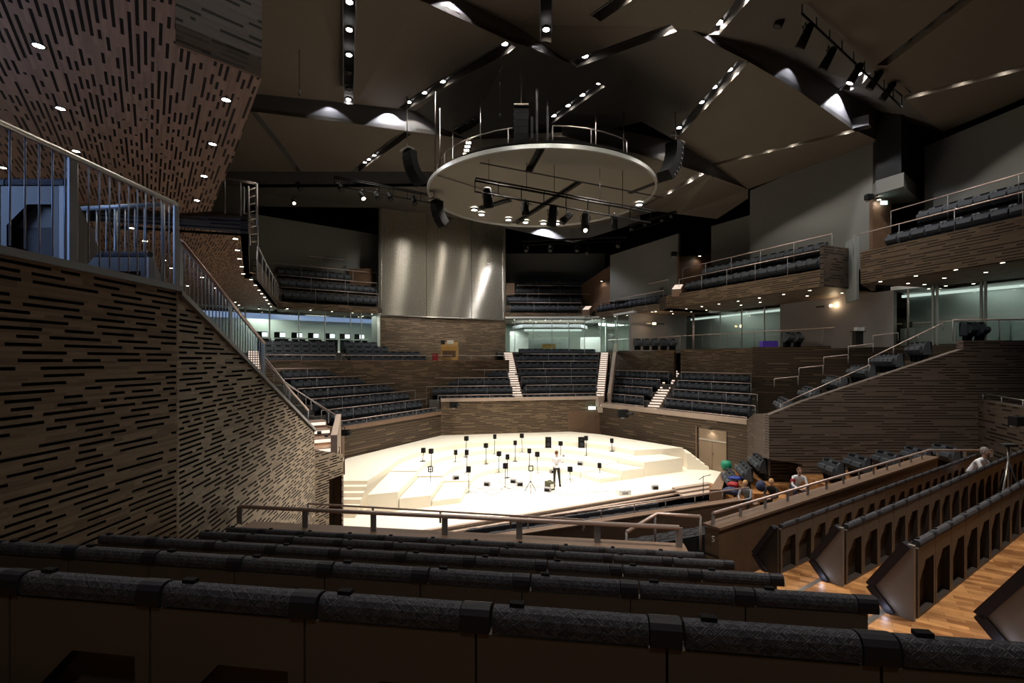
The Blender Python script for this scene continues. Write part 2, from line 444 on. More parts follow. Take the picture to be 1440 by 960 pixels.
# steel channel on top of the left wall
struct(MB().box((XW, (C0[1] + C1[1]) / 2, 7.31), (0.10, C1[1] - C0[1] + .06, 0.07)).build('trim_1', 'balustrade_grey'))
def slopebar(A, B, zA, zB, wd, th, name, mat):
    u = unit(B[0] - A[0], B[1] - A[1]); n = (-u[1], u[0])
    pl = [(A[0] - n[0] * wd / 2, A[1] - n[1] * wd / 2), (B[0] - n[0] * wd / 2, B[1] - n[1] * wd / 2), (B[0] + n[0] * wd / 2, B[1] + n[1] * wd / 2), (A[0] + n[0] * wd / 2, A[1] + n[1] * wd / 2)]
    return MB().prism(pl, [zA - th, zB - th, zB - th, zA - th], [zA, zB, zB, zA]).build(name, mat)
nl = (-0.985, -0.157)
struct(slopebar((C1[0] - .02, C1[1]), (C2[0] - .02, C2[1]), 7.30, 4.53, 0.14, 0.07, 'trim_2', 'post_grey'))

# ---------------------------------------------------------------- generic railing thing
def railing(name, label, top, hgt, every=1.2, r=0.028, post=0.02, mat='steel', pmat='post_grey', group=None, zfloor=None, bal=None, balmat=None, flat=False, first=True):
    top = [Vector(p) for p in top]
    base = top[0].copy(); base.z -= hgt
    t = thing(name, label, 'railing', base, group=group)
    child(MB().tube(top, r, 8).build('handrail', mat), t)
    L_ = [0]
    for i in range(1, len(top)): L_.append(L_[-1] + (top[i] - top[i - 1]).length)
    def at(s):
        for i in range(1, len(top)):
            if s <= L_[i] + 1e-6:
                f = (s - L_[i - 1]) / max(1e-6, L_[i] - L_[i - 1]); return top[i - 1].lerp(top[i], f), (top[i] - top[i - 1])
        return top[-1], top[-1] - top[-2]
    n = max(1, round(L_[-1] / every))
    me = None
    for i in range(n + 1):
        p, d = at(L_[-1] * i / n)
        if flat:
            o = MB().box((0, 0, -hgt / 2), (0.09, 0.02, hgt)).build('post', pmat)
            o.rotation_euler = (0, 0, math.atan2(d.y, d.x) + (0 if flat == 1 else 0))
        else:
            if me is None: me = MB().tube([(0, 0, 0), (0, 0, -hgt)], post, 6).mesh('post', pmat)
            o = bpy.data.objects.new('post', me); COL.objects.link(o)
        o.parent = t; o.location = p - base
    if bal:
        nb = min(100, int(L_[-1] / bal)); bme = MB().tube([(0, 0, 0), (0, 0, -hgt + .02)], 0.0075, 6).mesh('baluster', balmat or pmat)
        for i in range(1, nb):
            p, d = at(L_[-1] * i / nb)
            o = bpy.data.objects.new('baluster', bme); COL.objects.link(o); o.parent = t; o.location = p - base
    return t
railing('balustrade', 'level grey balustrade with thin bars on top of the slotted left wall', [(XW, -1.1, 8.37), (XW, 6.12, 8.37)], 1.02, 1.52, 0.03, mat='steel', pmat='balustrade_grey', bal=0.125, balmat='balustrade_grey', flat=1)
railing('balustrade', 'short level rail with thin bars above the head of the left stairs', [(-5.6, 6.1, 8.30), (-4.4, 6.1, 8.36)], 1.0, 0.6, 0.03, mat='balustrade_grey', pmat='balustrade_grey', bal=0.12, balmat='balustrade_grey')
def sp(px, up):      # point above the sloping wall top
    d = 3.27 / ((720 - px) / 680 - .159); x = -3.27 - .159 * d
    return (x, d, 7.28 - .40 * (d - 6.15) + up)
railing('stair_railing', 'sloping stair rail with thin bars descending from the balustrade corner', [sp(254, .67), sp(371, .67)], 0.62, 1.5, 0.03, mat='rail_bronze', pmat='balustrade_grey', bal=0.12, balmat='balustrade_grey', flat=1)
railing('stair_railing', 'lower sloping stair rail ending beside the small doorway', [sp(372, .34), sp(433, .34)], 0.32, 1.6, 0.028, mat='rail_bronze')

# ---------------------------------------------------------------- left soffits and overhangs
SZ = 10.4
e1 = Z(368, 111, SZ); e2 = Z(329, 220, SZ); e3 = Z(297, 297, SZ); e0 = Z(247, 65, SZ)
pl = [(e0.x, e0.y), (e1.x, e1.y), (e2.x, e2.y), (e3.x, e3.y), (-14, e3.y + 1.2), (-14, -2), (e0.x * 0.3, -2), (e0.x * 0.3, e0.y * .3)]
so = MB()
du = unit(-0.6, 0.8)
def sofuv(m, pts):
    m.face(pts, [(p[0] * du[0] + p[1] * du[1], p[0] * du[1] - p[1] * du[0]) for p in pts])
sofuv(so, [(x, y, SZ) for x, y in pl][::-1])
so.face([(x, y, SZ + .3) for x, y in pl])
for i in range(len(pl)):
    j = (i + 1) % len(pl); so.face([(*pl[i], SZ), (*pl[j], SZ), (*pl[j], SZ + .3), (*pl[i], SZ + .3)])
struct(so.build('ceiling_left_soffit', 'soffit'), 'slotted reddish timber underside of the balcony at upper left', 'ceiling')
# dark slotted fascia above it
struct(wallseg((e0.x, e0.y), (e1.x, e1.y), SZ + .02, 16, 'wall_left_upper', 'slat_fascia', 0.3, away=(0, 0)), 'dark slotted timber panel above the left balcony underside', 'wall')
S2 = 10.05
f1, f2 = Z(254, 319, S2), Z(349, 329, S2)
g1, g2 = Z(351, 392, S2), Z(362, 394, S2); g3 = Z(391, 432, S2)
bl = (g3.x - 8, g3.y + 8.0)
pl2 = [(f2.x, f2.y), (g1.x, g1.y), (g2.x, g2.y), (g3.x, g3.y)]
LBa = (-16.6, 34.2); LBb = (-10.5, 38.0)
poly2 = pl2 + [LBa, (-21, 31.4), (-26, 22), (-16, f1.y - 2), (f1.x, f1.y)]
so = MB(); sofuv(so, [(x, y, S2) for x, y in poly2][::-1]); so.face([(x, y, S2 + .3) for x, y in poly2])
struct(so.build('ceiling_left_soffit', 'soffit'), 'long slotted timber underside dotted with small lamps, far left', 'ceiling')
struct(MB().prism([(f1.x - 2, f1.y - .25), (f2.x, f2.y), (f2.x, f2.y + .3), (f1.x - 2, f1.y + .1)], S2, 10.62).build('trim_3', 'slat_far'))
struct(wallseg((f2.x, f2.y), (g1.x, g1.y), S2, 10.6, 'trim_4', 'slat_dark', 0.2))
struct(wallseg((g2.x, g2.y), (g3.x, g3.y), S2, 11.0, 'trim_5', 'slat_dark', 0.2))
railing('balcony_railing', 'pale double rail on the dark balcony edge at upper left', [W(316, 250, 13.6), W(360, 258, 13.9)], 1.0, 0.5, 0.03, mat='steel')
lad = thing('ladder_screen', 'upright ladder-like steel screen at the left balcony corner', 'screen', W(354, 335, 15.0))
a0, a1 = W(349, 262, 14.1), W(361, 258, 14.4)
b0, b1 = W(351, 345, 14.1), W(362, 345, 14.4)
child(MB().tube([a0, b0], 0.03, 6).build('upright', 'steel'), lad); child(MB().tube([a1, b1], 0.03, 6).build('upright', 'steel'), lad)
for i in range(8):
    f = (i + .5) / 8
    child(MB().tube([a0.lerp(b0, f), a1.lerp(b1, f)], 0.022, 6).build('rung', 'steel'), lad)
railing('balcony_railing', 'dim railing descending along the left side balcony', [W(362, 345, 14.8), W(375, 372, 20), W(392, 402, 31)], 1.0, 2.5, 0.03, mat='post_grey')
struct(wallseg((f2.x - 1.5, f2.y - .1), (f2.x - .15, f2.y + .1), 10.6, 11.45, 'wall_left_screen', 'curtain', 0.08, za=None))
# upper left landing, back wall
struct(MB().prism([(XW - .32, -2), (XW - .32, 6.1), (-14, 8.5), (-14, -2)], 6.9, 7.3).build('floor_left_landing', 'floor_grey'))
struct(wallseg((-10.5, -2), (-11.5, 13.5), 4, 10.4, 'wall_left_rear', 'mauve_wall', 0.3))

# ---------------------------------------------------------------- main ceiling facets
def zr(px): return 19.8 - 2.2 * max(0, min(1, (px - 450) / 600))
def D_(px, py): return (zr(px) - EYE) * F / (HY - py)
def lo(px, py): return Z(px, py, zr(px))
nodes = {}
def node(k, px, pyl, pyh=None, base='l'):
    d = D_(px, pyl if base == 'l' or pyh is None else pyh)
    nodes[k] = (W(px, pyl, d), W(px, pyh if pyh is not None else pyl, d))
node('a', 330, 154, 129); node('b', 499, 174, 146); node('c', 584, 186, 156); node('d', 618, 190, 179); node('e', 657, 196)
node('l', 420, -77, -112); node('m', 590, 0, -29); node('n', 722, 60, 35); node('n2', 738, 64, 45); node('o', 770, 77, 67); node('p', 805, 90)
node('w0', 975, 43); node('w1', 1012, 66, 54); node('w2', 1048, 84, 63); node('w3', 1120, 126, 90); node('w4', 1198, 181, 135); node('w5', 1236, 198, 160)
node('v0', 790, 192, 178, 'h'); node('v1', 862, 206, 181, 'h'); node('v2', 952, 231, 199, 'h'); node('v3', 1000, 247, 230, 'h'); node('v4', 1052, 266)
lw = lambda k: nodes[k][0]
hi = lambda k: nodes[k][1]
FAC = {
 'F1': ('ceil_paint', [lo(330, -90), hi('a'), hi('b'), hi('c'), lw('n'), lw('m'), lw('l')]),
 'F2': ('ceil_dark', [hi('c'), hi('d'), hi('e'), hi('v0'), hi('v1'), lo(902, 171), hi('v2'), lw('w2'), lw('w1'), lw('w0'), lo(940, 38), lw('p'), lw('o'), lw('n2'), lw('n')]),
 'F5': ('ceil_paint', [hi('v2'), hi('v3'), hi('v4'), lw('w5'), lw('w4'), lw('w3'), lw('w2')]),
 'F4': ('ceil_paint', [hi('l'), hi('m'), hi('n'), hi('n2'), hi('o'), hi('p'), lo(940, 38), hi('w0'), hi('w1'), lo(1045, 0), lo(1090, -60), lo(1090, -150), lo(420, -150)]),
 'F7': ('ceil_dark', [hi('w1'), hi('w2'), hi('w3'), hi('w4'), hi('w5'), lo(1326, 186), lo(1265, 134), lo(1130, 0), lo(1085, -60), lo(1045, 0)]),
 'F6': ('ceil_paint', [lo(1130, 0), lo(1265, 134), lo(1326, 186), lo(1440, 138), lo(1600, 74), lo(1600, -150), lo(1085, -150), lo(1085, -60)]),
 'F8': ('ceil_paint', [lo(300, 149), lw('a'), lw('b'), lw('c'), lw('d'), lw('e'), lo(640, 241), lo(290, 241)]),
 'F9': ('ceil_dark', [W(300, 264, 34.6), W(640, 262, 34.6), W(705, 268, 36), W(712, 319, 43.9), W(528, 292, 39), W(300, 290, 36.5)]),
 'F10': ('ceil_paint', [lw('e'), lw('v0'), lw('v1'), lw('v2'), lw('v3'), lw('v4'), W(1052, 279, 32.5), W(1008, 308, 36), W(955, 301, 37), W(925, 297, 38), W(806, 322, 41), W(722, 312, 41), W(640, 241, 34.2)]),
}
def drop(m, A, B, A2, B2, th=0.06):     # riser between a low facet edge and the high one above it
    q = [A, B, B2, A2]; m.face(q)
    n = Vector(((B - A).y, -(B - A).x, 0)).normalized() * th
    if n.y < 0: n = -n
    m.face([p + n for p in q][::-1]); m.face([A, A2, A2 + n, A + n]); m.face([B, B + n, B2 + n, B2])
def riser(keys):
    m = MB()
    for a, b in zip(keys, keys[1:]): drop(m, lw(a), lw(b), hi(a), hi(b))
    return struct(m.build('ceiling_step', 'riser_paint'))
riser(['a', 'b', 'c', 'd', 'e']); riser(['l', 'm', 'n', 'n2', 'o', 'p']); riser(['w0', 'w1', 'w2', 'w3', 'w4', 'w5']); riser(['v0', 'v1', 'v2', 'v3', 'v4'])
m = MB(); drop(m, W(300, 264, 34.6), W(640, 262, 34.6), W(290, 238, 34.6), W(640, 238, 34.6)); struct(m.build('ceiling_step', 'riser_paint'))
m = MB(); drop(m, W(700, 318, 41), W(806, 341, 41), W(700, 306, 41), W(806, 321, 41)); drop(m, W(806, 341, 41), W(900, 312, 39), W(806, 321, 41), W(900, 299, 39)); struct(m.build('ceiling_step', 'riser_paint'))
def tri_normal_up(pts):
    n = Vector((0, 0, 0))
    for i in range(len(pts)): n += pts[i].cross(pts[(i + 1) % len(pts)])
    return n
fobjs = {}
bvs = {}
for k, (mt, pts) in FAC.items():
    nn = tri_normal_up(pts)
    if nn.z < 0: pts = pts[::-1]
    bm = bmesh.new()
    bv = [bm.verts.new(p) for p in pts]; f = bm.faces.new(bv)
    bmesh.ops.triangulate(bm, faces=[f])
    low = bm.faces[:]
    ret = bmesh.ops.extrude_face_region(bm, geom=low)
    for v in [g for g in ret['geom'] if isinstance(g, bmesh.types.BMVert)]: v.co.z += 0.22
    for f_ in bm.faces: f_.normal_update()
    bmesh.ops.recalc_face_normals(bm, faces=bm.faces)
    me = bpy.data.meshes.new('ceiling_panel'); bm.to_mesh(me); bm.free()
    me.uv_layers.new(name='UVMap'); me.materials.append(MATS[mt])
    o = bpy.data.objects.new('ceiling_panel', me); COL.objects.link(o); struct(o)
    fobjs[k] = o
    bvs[k] = BVHTree.FromPolygons([v.co[:] for v in me.vertices], [p.vertices[:] for p in me.polygons])
def hit(px, py, only=None):
    d = Vector(((px - CX) / F, 1, -(py - HY) / F)); best = None
    for k, t in bvs.items():
        if only and k not in only: continue
        r = t.ray_cast(Vector((0, 0, EYE)), d)
        if r[0] is not None and (best is None or r[3] < best[1]): best = (r[0], r[3], k)
    return (best[0], best[2]) if best else (lo(px, py), None)
# recessed light slots: (start px, end px, width, facet)
TR = [((492, -40), (490, 146), .42, 'F1'), ((566, 153), (719, 62), .45, 'F1'), ((807, 91), (948, 34), .45, 'F2'), ((1046, 80), (949, 191), .45, 'F5'),
      ((1003, 49), (1058, -25), .40, 'F7'), ((768, 58), (768, -20), .40, 'F4'), ((766, 176), (846, 119), .42, 'F2'), ((1001, 232), (1222, 178), .40, 'F5'),
      ((905, 289), (990, 239), .40, 'F10'), ((574, 187), (500, 241), .42, 'F8'), ((357, 158), (420, 241), .35, 'F8'), ((1240, 92), (1372, -10), .42, 'F6'),
      ((1272, 138), (1470, 88), .40, 'F6'), ((838, 26), (905, -20), .42, 'F4'), ((642, 186), (674, 167), .45, 'F2'), ((1188, 126), (1216, 102), .40, 'F7')]
def hitany(p, k):
    r = hit(p[0], p[1], [k])
    if r[1]: return r[0]
    return hit(p[0], p[1])[0] if hit(p[0], p[1])[1] else lo(p[0], p[1])
cutters = {}
tro = []
for (p0, p1, wd, fk) in TR:
    A, B = hitany(p0, fk), hitany(p1, fk)
    u = (B - A); u.z = 0; u.normalize(); n = Vector((-u.y, u.x, 0))
    tro.append((A, B, u, n, wd))
    for k in fobjs:
        cutters.setdefault(k, []).append((A, B, n, wd))
for k, lst in cutters.items():
    m = MB()
    for A, B, n, wd in lst:
        h = n * (wd / 2)
        m.hexa([A - h - Vector((0, 0, 1.4)), B - h - Vector((0, 0, 1.4)), B + h - Vector((0, 0, 1.4)), A + h - Vector((0, 0, 1.4))],
               [A - h + Vector((0, 0, 1.4)), B - h + Vector((0, 0, 1.4)), B + h + Vector((0, 0, 1.4)), A + h + Vector((0, 0, 1.4))])
    c = m.build('cut', 'void')
    bm = bmesh.new(); bm.from_mesh(c.data); bmesh.ops.recalc_face_normals(bm, faces=bm.faces); bm.to_mesh(c.data); bm.free()
    md = fobjs[k].modifiers.new('b', 'BOOLEAN'); md.operation = 'DIFFERENCE'; md.object = c; md.solver = 'EXACT'; md.use_self = True
    dg = bpy.context.evaluated_depsgraph_get()
    new = bpy.data.meshes.new_from_object(fobjs[k].evaluated_get(dg), depsgraph=dg)
    new.name = 'ceiling_panel'
    fobjs[k].modifiers.clear(); fobjs[k].data = new
    bpy.data.objects.remove(c)
for A, B, u, n, wd in tro:      # the troughs above the cuts
    h = n * (wd / 2 + .012); H = 0.5; m = MB()
    a, b, c, d = A - h - u * .02, B - h + u * .02, B + h + u * .02, A + h - u * .02
    up = Vector((0, 0, H)); e = Vector((0, 0, 0.01))
    m.mat('riser_paint')
    for p, q in ((a, b), (b, c), (c, d), (d, a)):
        m.face([p + e, q + e, q + up, p + up])
        o_ = ((p + q) / 2 - (A + B) / 2); o_.z = 0; o_ = o_.normalized() * .03
        m.face([p + e + o_, q + e + o_, q + up + o_, p + up + o_]); m.face([p + e, q + e, q + e + o_, p + e + o_])
    m.mat('void'); m.face([a + up, b + up, c + up, d + up])
    struct(m.build('trim_light_slot'))
# roof above and outer shell
struct(MB().box((2, 18, 23.5), (70, 90, 0.4)).build('ceiling', 'void'))
for nm, A, B in (('wall_back', (-32, 56), (36, 56)), ('wall_left_outer', (-30, -6), (-30, 56)), ('wall_right_outer', (34, -6), (34, 56)), ('wall_front', (-32, -7), (36, -7))):
    struct(wallseg(A, B, -2, 23.6, nm, 'void', 0.3))

# ---------------------------------------------------------------- downlights
NL = [0]
def lens_mesh(r, mat, n=14):
    key = 'lensmesh%s%s' % (r, mat)
    if key not in bpy.data.meshes:
        me = MB().lathe([(0, 0.0), (r, 0.0), (r, .012), (0, .012)], n=n).mesh(key, mat)
        me.name = key
    return bpy.data.meshes[key]
def ring_mesh(r, hh=.10, mat='dark_metal'):
    key = 'ringmesh%s%s%s' % (r, hh, mat)
    if key not in bpy.data.meshes:
        me = MB().lathe([(r, -.0), (r * 1.22, -.0), (r * 1.22, hh), (r, hh * .9), (r, 0.0)], n=14).mesh(key, mat); me.name = key
    return bpy.data.meshes[key]
def downlight(loc, label, group=None, r=.10, mat='lens', power=0, cone=100, blend=.3, name='downlight', col=(1, .93, .82), aim=None, lit=True, size=.06):
    t = bpy.data.objects.new(name, ring_mesh(r)); COL.objects.link(t); t.location = loc
    tag(t, label, 'ceiling light', group)
    l = bpy.data.objects.new('lens', lens_mesh(r * .95, mat if lit else 'dark_metal')); COL.objects.link(l); l.parent = t; l.location = (0, 0, .004)
    if power:
        ld = bpy.data.lights.new('lamp', 'SPOT'); ld.energy = power; ld.spot_size = math.radians(cone); ld.spot_blend = blend; ld.color = col; ld.shadow_soft_size = size
        lo_ = bpy.data.objects.new('lamp', ld); COL.objects.link(lo_); lo_.parent = t; lo_.location = (0, 0, -.01)
        if aim is not None:
            d = (Vector(aim) - Vector(loc)).normalized(); lo_.rotation_euler = d.to_track_quat('-Z', 'Y').to_euler()
    return t
SL = [('the straight vertical slot at upper left', [(492, 3), (491, 36), (490, 66), (489, 133)], 0, 1), ('the straight vertical slot at upper left', [(490, 88), (490, 108)], 0, 0),
      ('the long diagonal slot left of centre', [(566, 144), (590, 130), (616, 115), (704, 64)], 1, 1),
      ('the diagonal slot above the canopy', [(821, 82), (935, 36)], 2, 1), ('the diagonal slot above the canopy', [(857, 67)], 2, 0),
      ('the steep slot right of the canopy', [(1013, 107), (994, 130), (978, 150), (951, 184)], 3, 1), ('the steep slot right of the canopy', [(1034, 84)], 3, 0),
      ('the short slot at the top right', [(1007, 40), (1043, -5)], 4, 1), ('the dark shaft above the disc', [(763, 44)], 5, 1),
      ('the slot behind the centre speaker array', [(841, 121), (816, 137), (794, 151), (774, 165)], 6, 1),
      ('the shallow slot over the right wall', [(1047, 220), (1079, 212), (1113, 204), (1189, 186)], 7, 1),
      ('the slot beyond the canopy', [(980, 246), (966, 256), (941, 272)], 8, 1), ('the slot over the left balcony', [(526, 221), (519, 227), (512, 231)], 9, 1),
      ('the unlit slot at far upper right', [(1333, 21), (1300, 44), (1270, 66)], 11, 0), ('the shallow slot at far right', [(1296, 131), (1354, 116), (1414, 102)], 12, 1),
      ('the slot cut off by the top of the view', [(883, 0)], 13, 1), ('the short dark slot over the canopy', [(659, 178), (667, 172)], 14, 0), ('the slot below the lighting truss', [(1204, 113)], 15, 1)]
for desc, pts, ti, lit in SL:
    A, B, u, n, wd = tro[ti]
    for i, (px, py) in enumerate(pts):
        h = hitany((px, py), TR[ti][3])
        s = max(.12, min((B - A).length - .12, (h - A).dot(u)))
        p = A + u * s; p.z = A.z + (B.z - A.z) * s / max(.01, Vector((B.x - A.x, B.y - A.y)).length) + .16
        o_ = (' by itself in ' if len(pts) == 1 else ' from one end of ')
        lb = ('round %s ceiling lamp %s %s' % ('lit' if lit else 'unlit', (ORD[i] + ' along') if len(pts) > 1 else 'in', desc))
        downlight(p, lb, 'lamps in ceiling slots', .13, 'lens', 330 if lit else 0, 112, .15, lit=lit)
# ---------------------------------------------------------------- stage
L_, M_, R_, R2, RN, LN = (-5.0, 34.0), (4.2, 35.9), (6.3, 34.5), (6.67, 36.3), (12.85, 26.4), (-9.1, 26.2)
struct(MB().prism([(-9.0, 15.2), (10.0, 24.9), (12.3, 25.6), (13, 28.5), R2, L_, (-9.3, 27)], -0.25, 0.0).build('floor_stage', 'stage_white'), 'bright white stage floor', 'stage')
cx, cy = 1.0, 24.8
def pol(r, a): return (cx + r * math.cos(math.radians(a)), cy + r * math.sin(math.radians(a)))
A0, A1 = 30, 184
def ann(r0, r1, z, name='stage_riser'):
    N_ = 36
    pts = [pol(r1, A0 + (A1 - A0) * i / N_) for i in range(N_ + 1)] + [pol(r0, A1 - (A1 - A0) * i / N_) for i in range(N_ + 1)]
    m = MB()
    for i in range(N_):
        a = [pts[i], pts[i + 1], pts[2 * N_ - i], pts[2 * N_ + 1 - i]]
        m.prism(a, 0.0, z)
    return m
RS = plain('riser_face', (0.74, 0.66, 0.54), 0.55, var=0.02)
for i, (r0, r1, z, nm) in enumerate(((3.1, 4.5, .28, 'innermost'), (4.5, 5.8, .55, 'second'), (5.8, 7.1, .82, 'third'))):
    o = ann(r0 + .01, r1, z).build('stage_riser', 'stage_white')
    tag(o, 'curved cream stage platform, %s ring of the stepped arc' % nm, 'stage platform', 'curved stage platforms')
# top level around the arcs
N_ = 40
arc = [pol(7.11, A1 - (A1 - A0) * i / N_) for i in range(N_ + 1)]
m = MB()
outer = [(-8.95, 21.25), (-8.95, 26.1)] + [L_] * 1 + [M_, R_, (10.35, 29.25)]
top = [(-6.35, 21.25)] + arc + [(10.35, 29.25), R_, M_, L_, (-8.9, 26.1), (-8.95, 21.25)]
bm = bmesh.new(); vs_ = [bm.verts.new((x, y, 1.1)) for x, y in top]; vb_ = [bm.verts.new((x, y, 0.0)) for x, y in top]
for t3 in tessellate_polygon([[Vector((x, y, 0)) for x, y in top]]):
    bm.faces.new([vs_[i] for i in t3]); bm.faces.new([vb_[i] for i in t3][::-1])
for i in range(len(top)):
    j = (i + 1) % len(top); bm.faces.new([vb_[i], vb_[j], vs_[j], vs_[i]])
bmesh.ops.recalc_face_normals(bm, faces=bm.faces)
me = bpy.data.meshes.new('stage_riser'); bm.to_mesh(me); bm.free(); me.uv_layers.new(name='UVMap'); me.materials.append(MATS['stage_white'])
o = bpy.data.objects.new('stage_riser', me); COL.objects.link(o); tag(o, 'highest white stage level running along the timber walls', 'stage platform')
BX = [([(-6.0, 20.1), (-4.85, 20.55), (-4.75, 24.2), (-6.1, 24.2)], .80, 'tallest cream box of three at the left front of the stage'),
      ([(-4.8, 20.6), (-3.55, 21.1), (-3.45, 24.3), (-4.7, 24.3)], .50, 'middle cream box of three at the left front of the stage'),
      ([(-3.5, 21.15), (-2.3, 21.65), (-2.15, 24.4), (-3.4, 24.3)], .24, 'lowest cream box of three at the left front of the stage'),
      ([(6.05, 27.75), (7.25, 26.55), (9.8, 27.8), (8.6, 29.2)], .78, 'tallest cream box of three at the right end of the arcs'),
      ([(4.95, 27.05), (5.85, 25.75), (7.2, 26.45), (6.0, 27.7)], .50, 'middle cream box of three at the right end of the arcs'),
      ([(3.75, 26.35), (4.55, 25.1), (5.8, 25.7), (4.9, 27.0)], .24, 'lowest cream box of three at the right end of the arcs')]
for pl_, z, lb in BX: tag(MB().prism(pl_, 0, z).build('stage_box', 'stage_white'), lb, 'stage box')
def steps(name, lb, P0, P1, wdt, z0, z1, n, mat='stage_white', glow=None, zb=None):
    """P0 bottom centre, P1 top centre (plan)"""
    u = unit(P1[0] - P0[0], P1[1] - P0[1]); v = (-u[1], u[0]); ln = math.hypot(P1[0] - P0[0], P1[1] - P0[1])
    t = thing(name, lb, 'stairs', (P0[0], P0[1], z0))
    for i in range(n):
        a, b = ln * i / n, ln * (i + 1) / n
        h = z0 + (z1 - z0) * (i + 1) / n; lo2 = (z0 if zb is None else zb)
        lo2 = max(lo2, h - .6) if zb is not None else lo2
        q = lambda s, w_: (P0[0] + u[0] * s + v[0] * w_, P0[1] + u[1] * s + v[1] * w_)
        pl_ = [q(a, -wdt / 2), q(b, -wdt / 2), q(b, wdt / 2), q(a, wdt / 2)]
        st = child(MB().prism(pl_, lo2, h).build('step', mat), t)
        if glow:
            g = [q(a - .012, -wdt / 2 + .04), q(a, -wdt / 2 + .04), q(a, wdt / 2 - .04), q(a - .012, wdt / 2 - .04)]
            gl = MB().prism(g, h - (z1 - z0) / n * .62, h - .02).build('step_light', glow)
            gl.parent = st
            gl.matrix_parent_inverse = Matrix.Identity(4)
    return t
steps('stage_steps', 'wide white steps at the left front corner of the stage', (-7.1, 19.6), (-7.1, 21.25), 1.5, 0.0, 0.92, 5)
steps('stage_steps', 'short white steps descending the right side of the stage', (11.5, 28.8), (10.3, 28.9), 1.4, 0.0, .95, 5)

# ---------------------------------------------------------------- stage surround walls
CEN = (0.5, 22)
struct(wallseg(LN, L_, -.2, 2.58, 'wall_left_terrace', 'slat_line'), 'ribbed brown timber wall at the left of the stage', 'wall')
struct(wallseg(L_, R2, -.2, 3.48, 'wall_back_terrace', 'slat_far'), 'brown timber wall behind the stage', 'wall')
struct(wallseg(R2, RN, -.2, 2.92, 'wall_right_terrace', 'slat_line'), 'ribbed brown timber wall at the right of the stage', 'wall')
def ledge(A, B, z0, z1, name, mat, out=.08, back=.3):
    u = unit(B[0] - A[0], B[1] - A[1]); n = (-u[1], u[0]); mid = ((A[0] + B[0]) / 2 - CEN[0], (A[1] + B[1]) / 2 - CEN[1])
    if n[0] * mid[0] + n[1] * mid[1] < 0: n = (-n[0], -n[1])
    pl_ = [(A[0] - n[0] * out, A[1] - n[1] * out), (B[0] - n[0] * out, B[1] - n[1] * out), (B[0] + n[0] * back, B[1] + n[1] * back), (A[0] + n[0] * back, A[1] + n[1] * back)]
    return struct(MB().prism(pl_, z0, z1).build(name, mat))
ledge(LN, L_, 2.58, 2.78, 'trim_6', 'ledge_wood'); ledge(L_, R2, 3.46, 3.68, 'trim_7', 'ledge_pale'); ledge(R2, RN, 2.88, 3.16, 'trim_8', 'ledge_pale')
struct(wallseg((6.45, 36.0), (6.9, 36.4), 2.9, 3.7, 'trim_9', 'ledge_pale', .3))
# corner post by the left wall head
struct(MB().box((-9.3, 26.0, 1.3), (.45, .4, 2.9)).build('trim_10', 'ledge_wood'))
# panel door in back wall
ub = unit(R2[0] - L_[0], R2[1] - L_[1])
def onwall(A, u, px, off=0): 
    p = onl(px, A, u); return (p[0] + u[1] * off, p[1] - u[0] * off)
pa, pb = onwall(L_, ub, 799, .03), onwall(L_, ub, 843, .03)
o = MB().prism([pa, pb, (pb[0], pb[1] + .06), (pa[0], pa[1] + .06)], 0.8, 2.65).build('door_1', 'gold_wood'); o.data.materials[0] = MATS['wood_brown']; struct(o)
# lit door in right wall
ur = unit(RN[0] - R2[0], RN[1] - R2[1])
def rw(px, off): p = onl(px, R2, ur); return Vector((p[0] + ur[1] * off, p[1] - ur[0] * off, 0))
plain('door_wood', (0.25, 0.18, 0.12), .5)
a_, b_ = rw(984, .04), rw(1022.5, .04); mid = (a_ + b_) / 2
door = struct(thing('door_2', 'double timber stage door under a small lamp', 'door', (mid.x, mid.y, 0)))
def slab(p, q, z0, z1, th, nm, mt, par):
    n = Vector((ur[1], -ur[0], 0)) * th
    return child(MB().prism([(p.x, p.y), (q.x, q.y), (q.x + n.x, q.y + n.y), (p.x + n.x, p.y + n.y)], z0, z1).build(nm, mt), par)
slab(a_, mid - (mid - a_).normalized() * .01, 0.02, 1.62, .03, 'door_leaf', 'door_wood', door)
slab(mid + (mid - a_).normalized() * .01, b_, 0.02, 1.62, .03, 'door_leaf', 'door_wood', door)
slab(a_, b_, 1.66, 1.76, .04, 'door_closer', 'steel', door); slab(a_, b_, 1.76, 2.35, .02, 'top_panel', 'door_wood', door)
slab(a_ - (mid - a_).normalized() * .22, a_ - (mid - a_).normalized() * .14, 0, 2.4, .06, 'frame', 'ledge_wood', door)
dh = mid + (b_ - a_).normalized() * .06
child(MB().box((dh.x + ur[1] * .07, dh.y - ur[0] * .07, .95), (.2, .05, .03)).build('handle', 'steel'), door)
lp = mid + Vector((ur[1], -ur[0], 0)) * .22
downlight((lp.x, lp.y, 2.36), 'small lamp above the double stage door', None, .09, 'lens_small', 30, 120, .6, name='door_lamp')

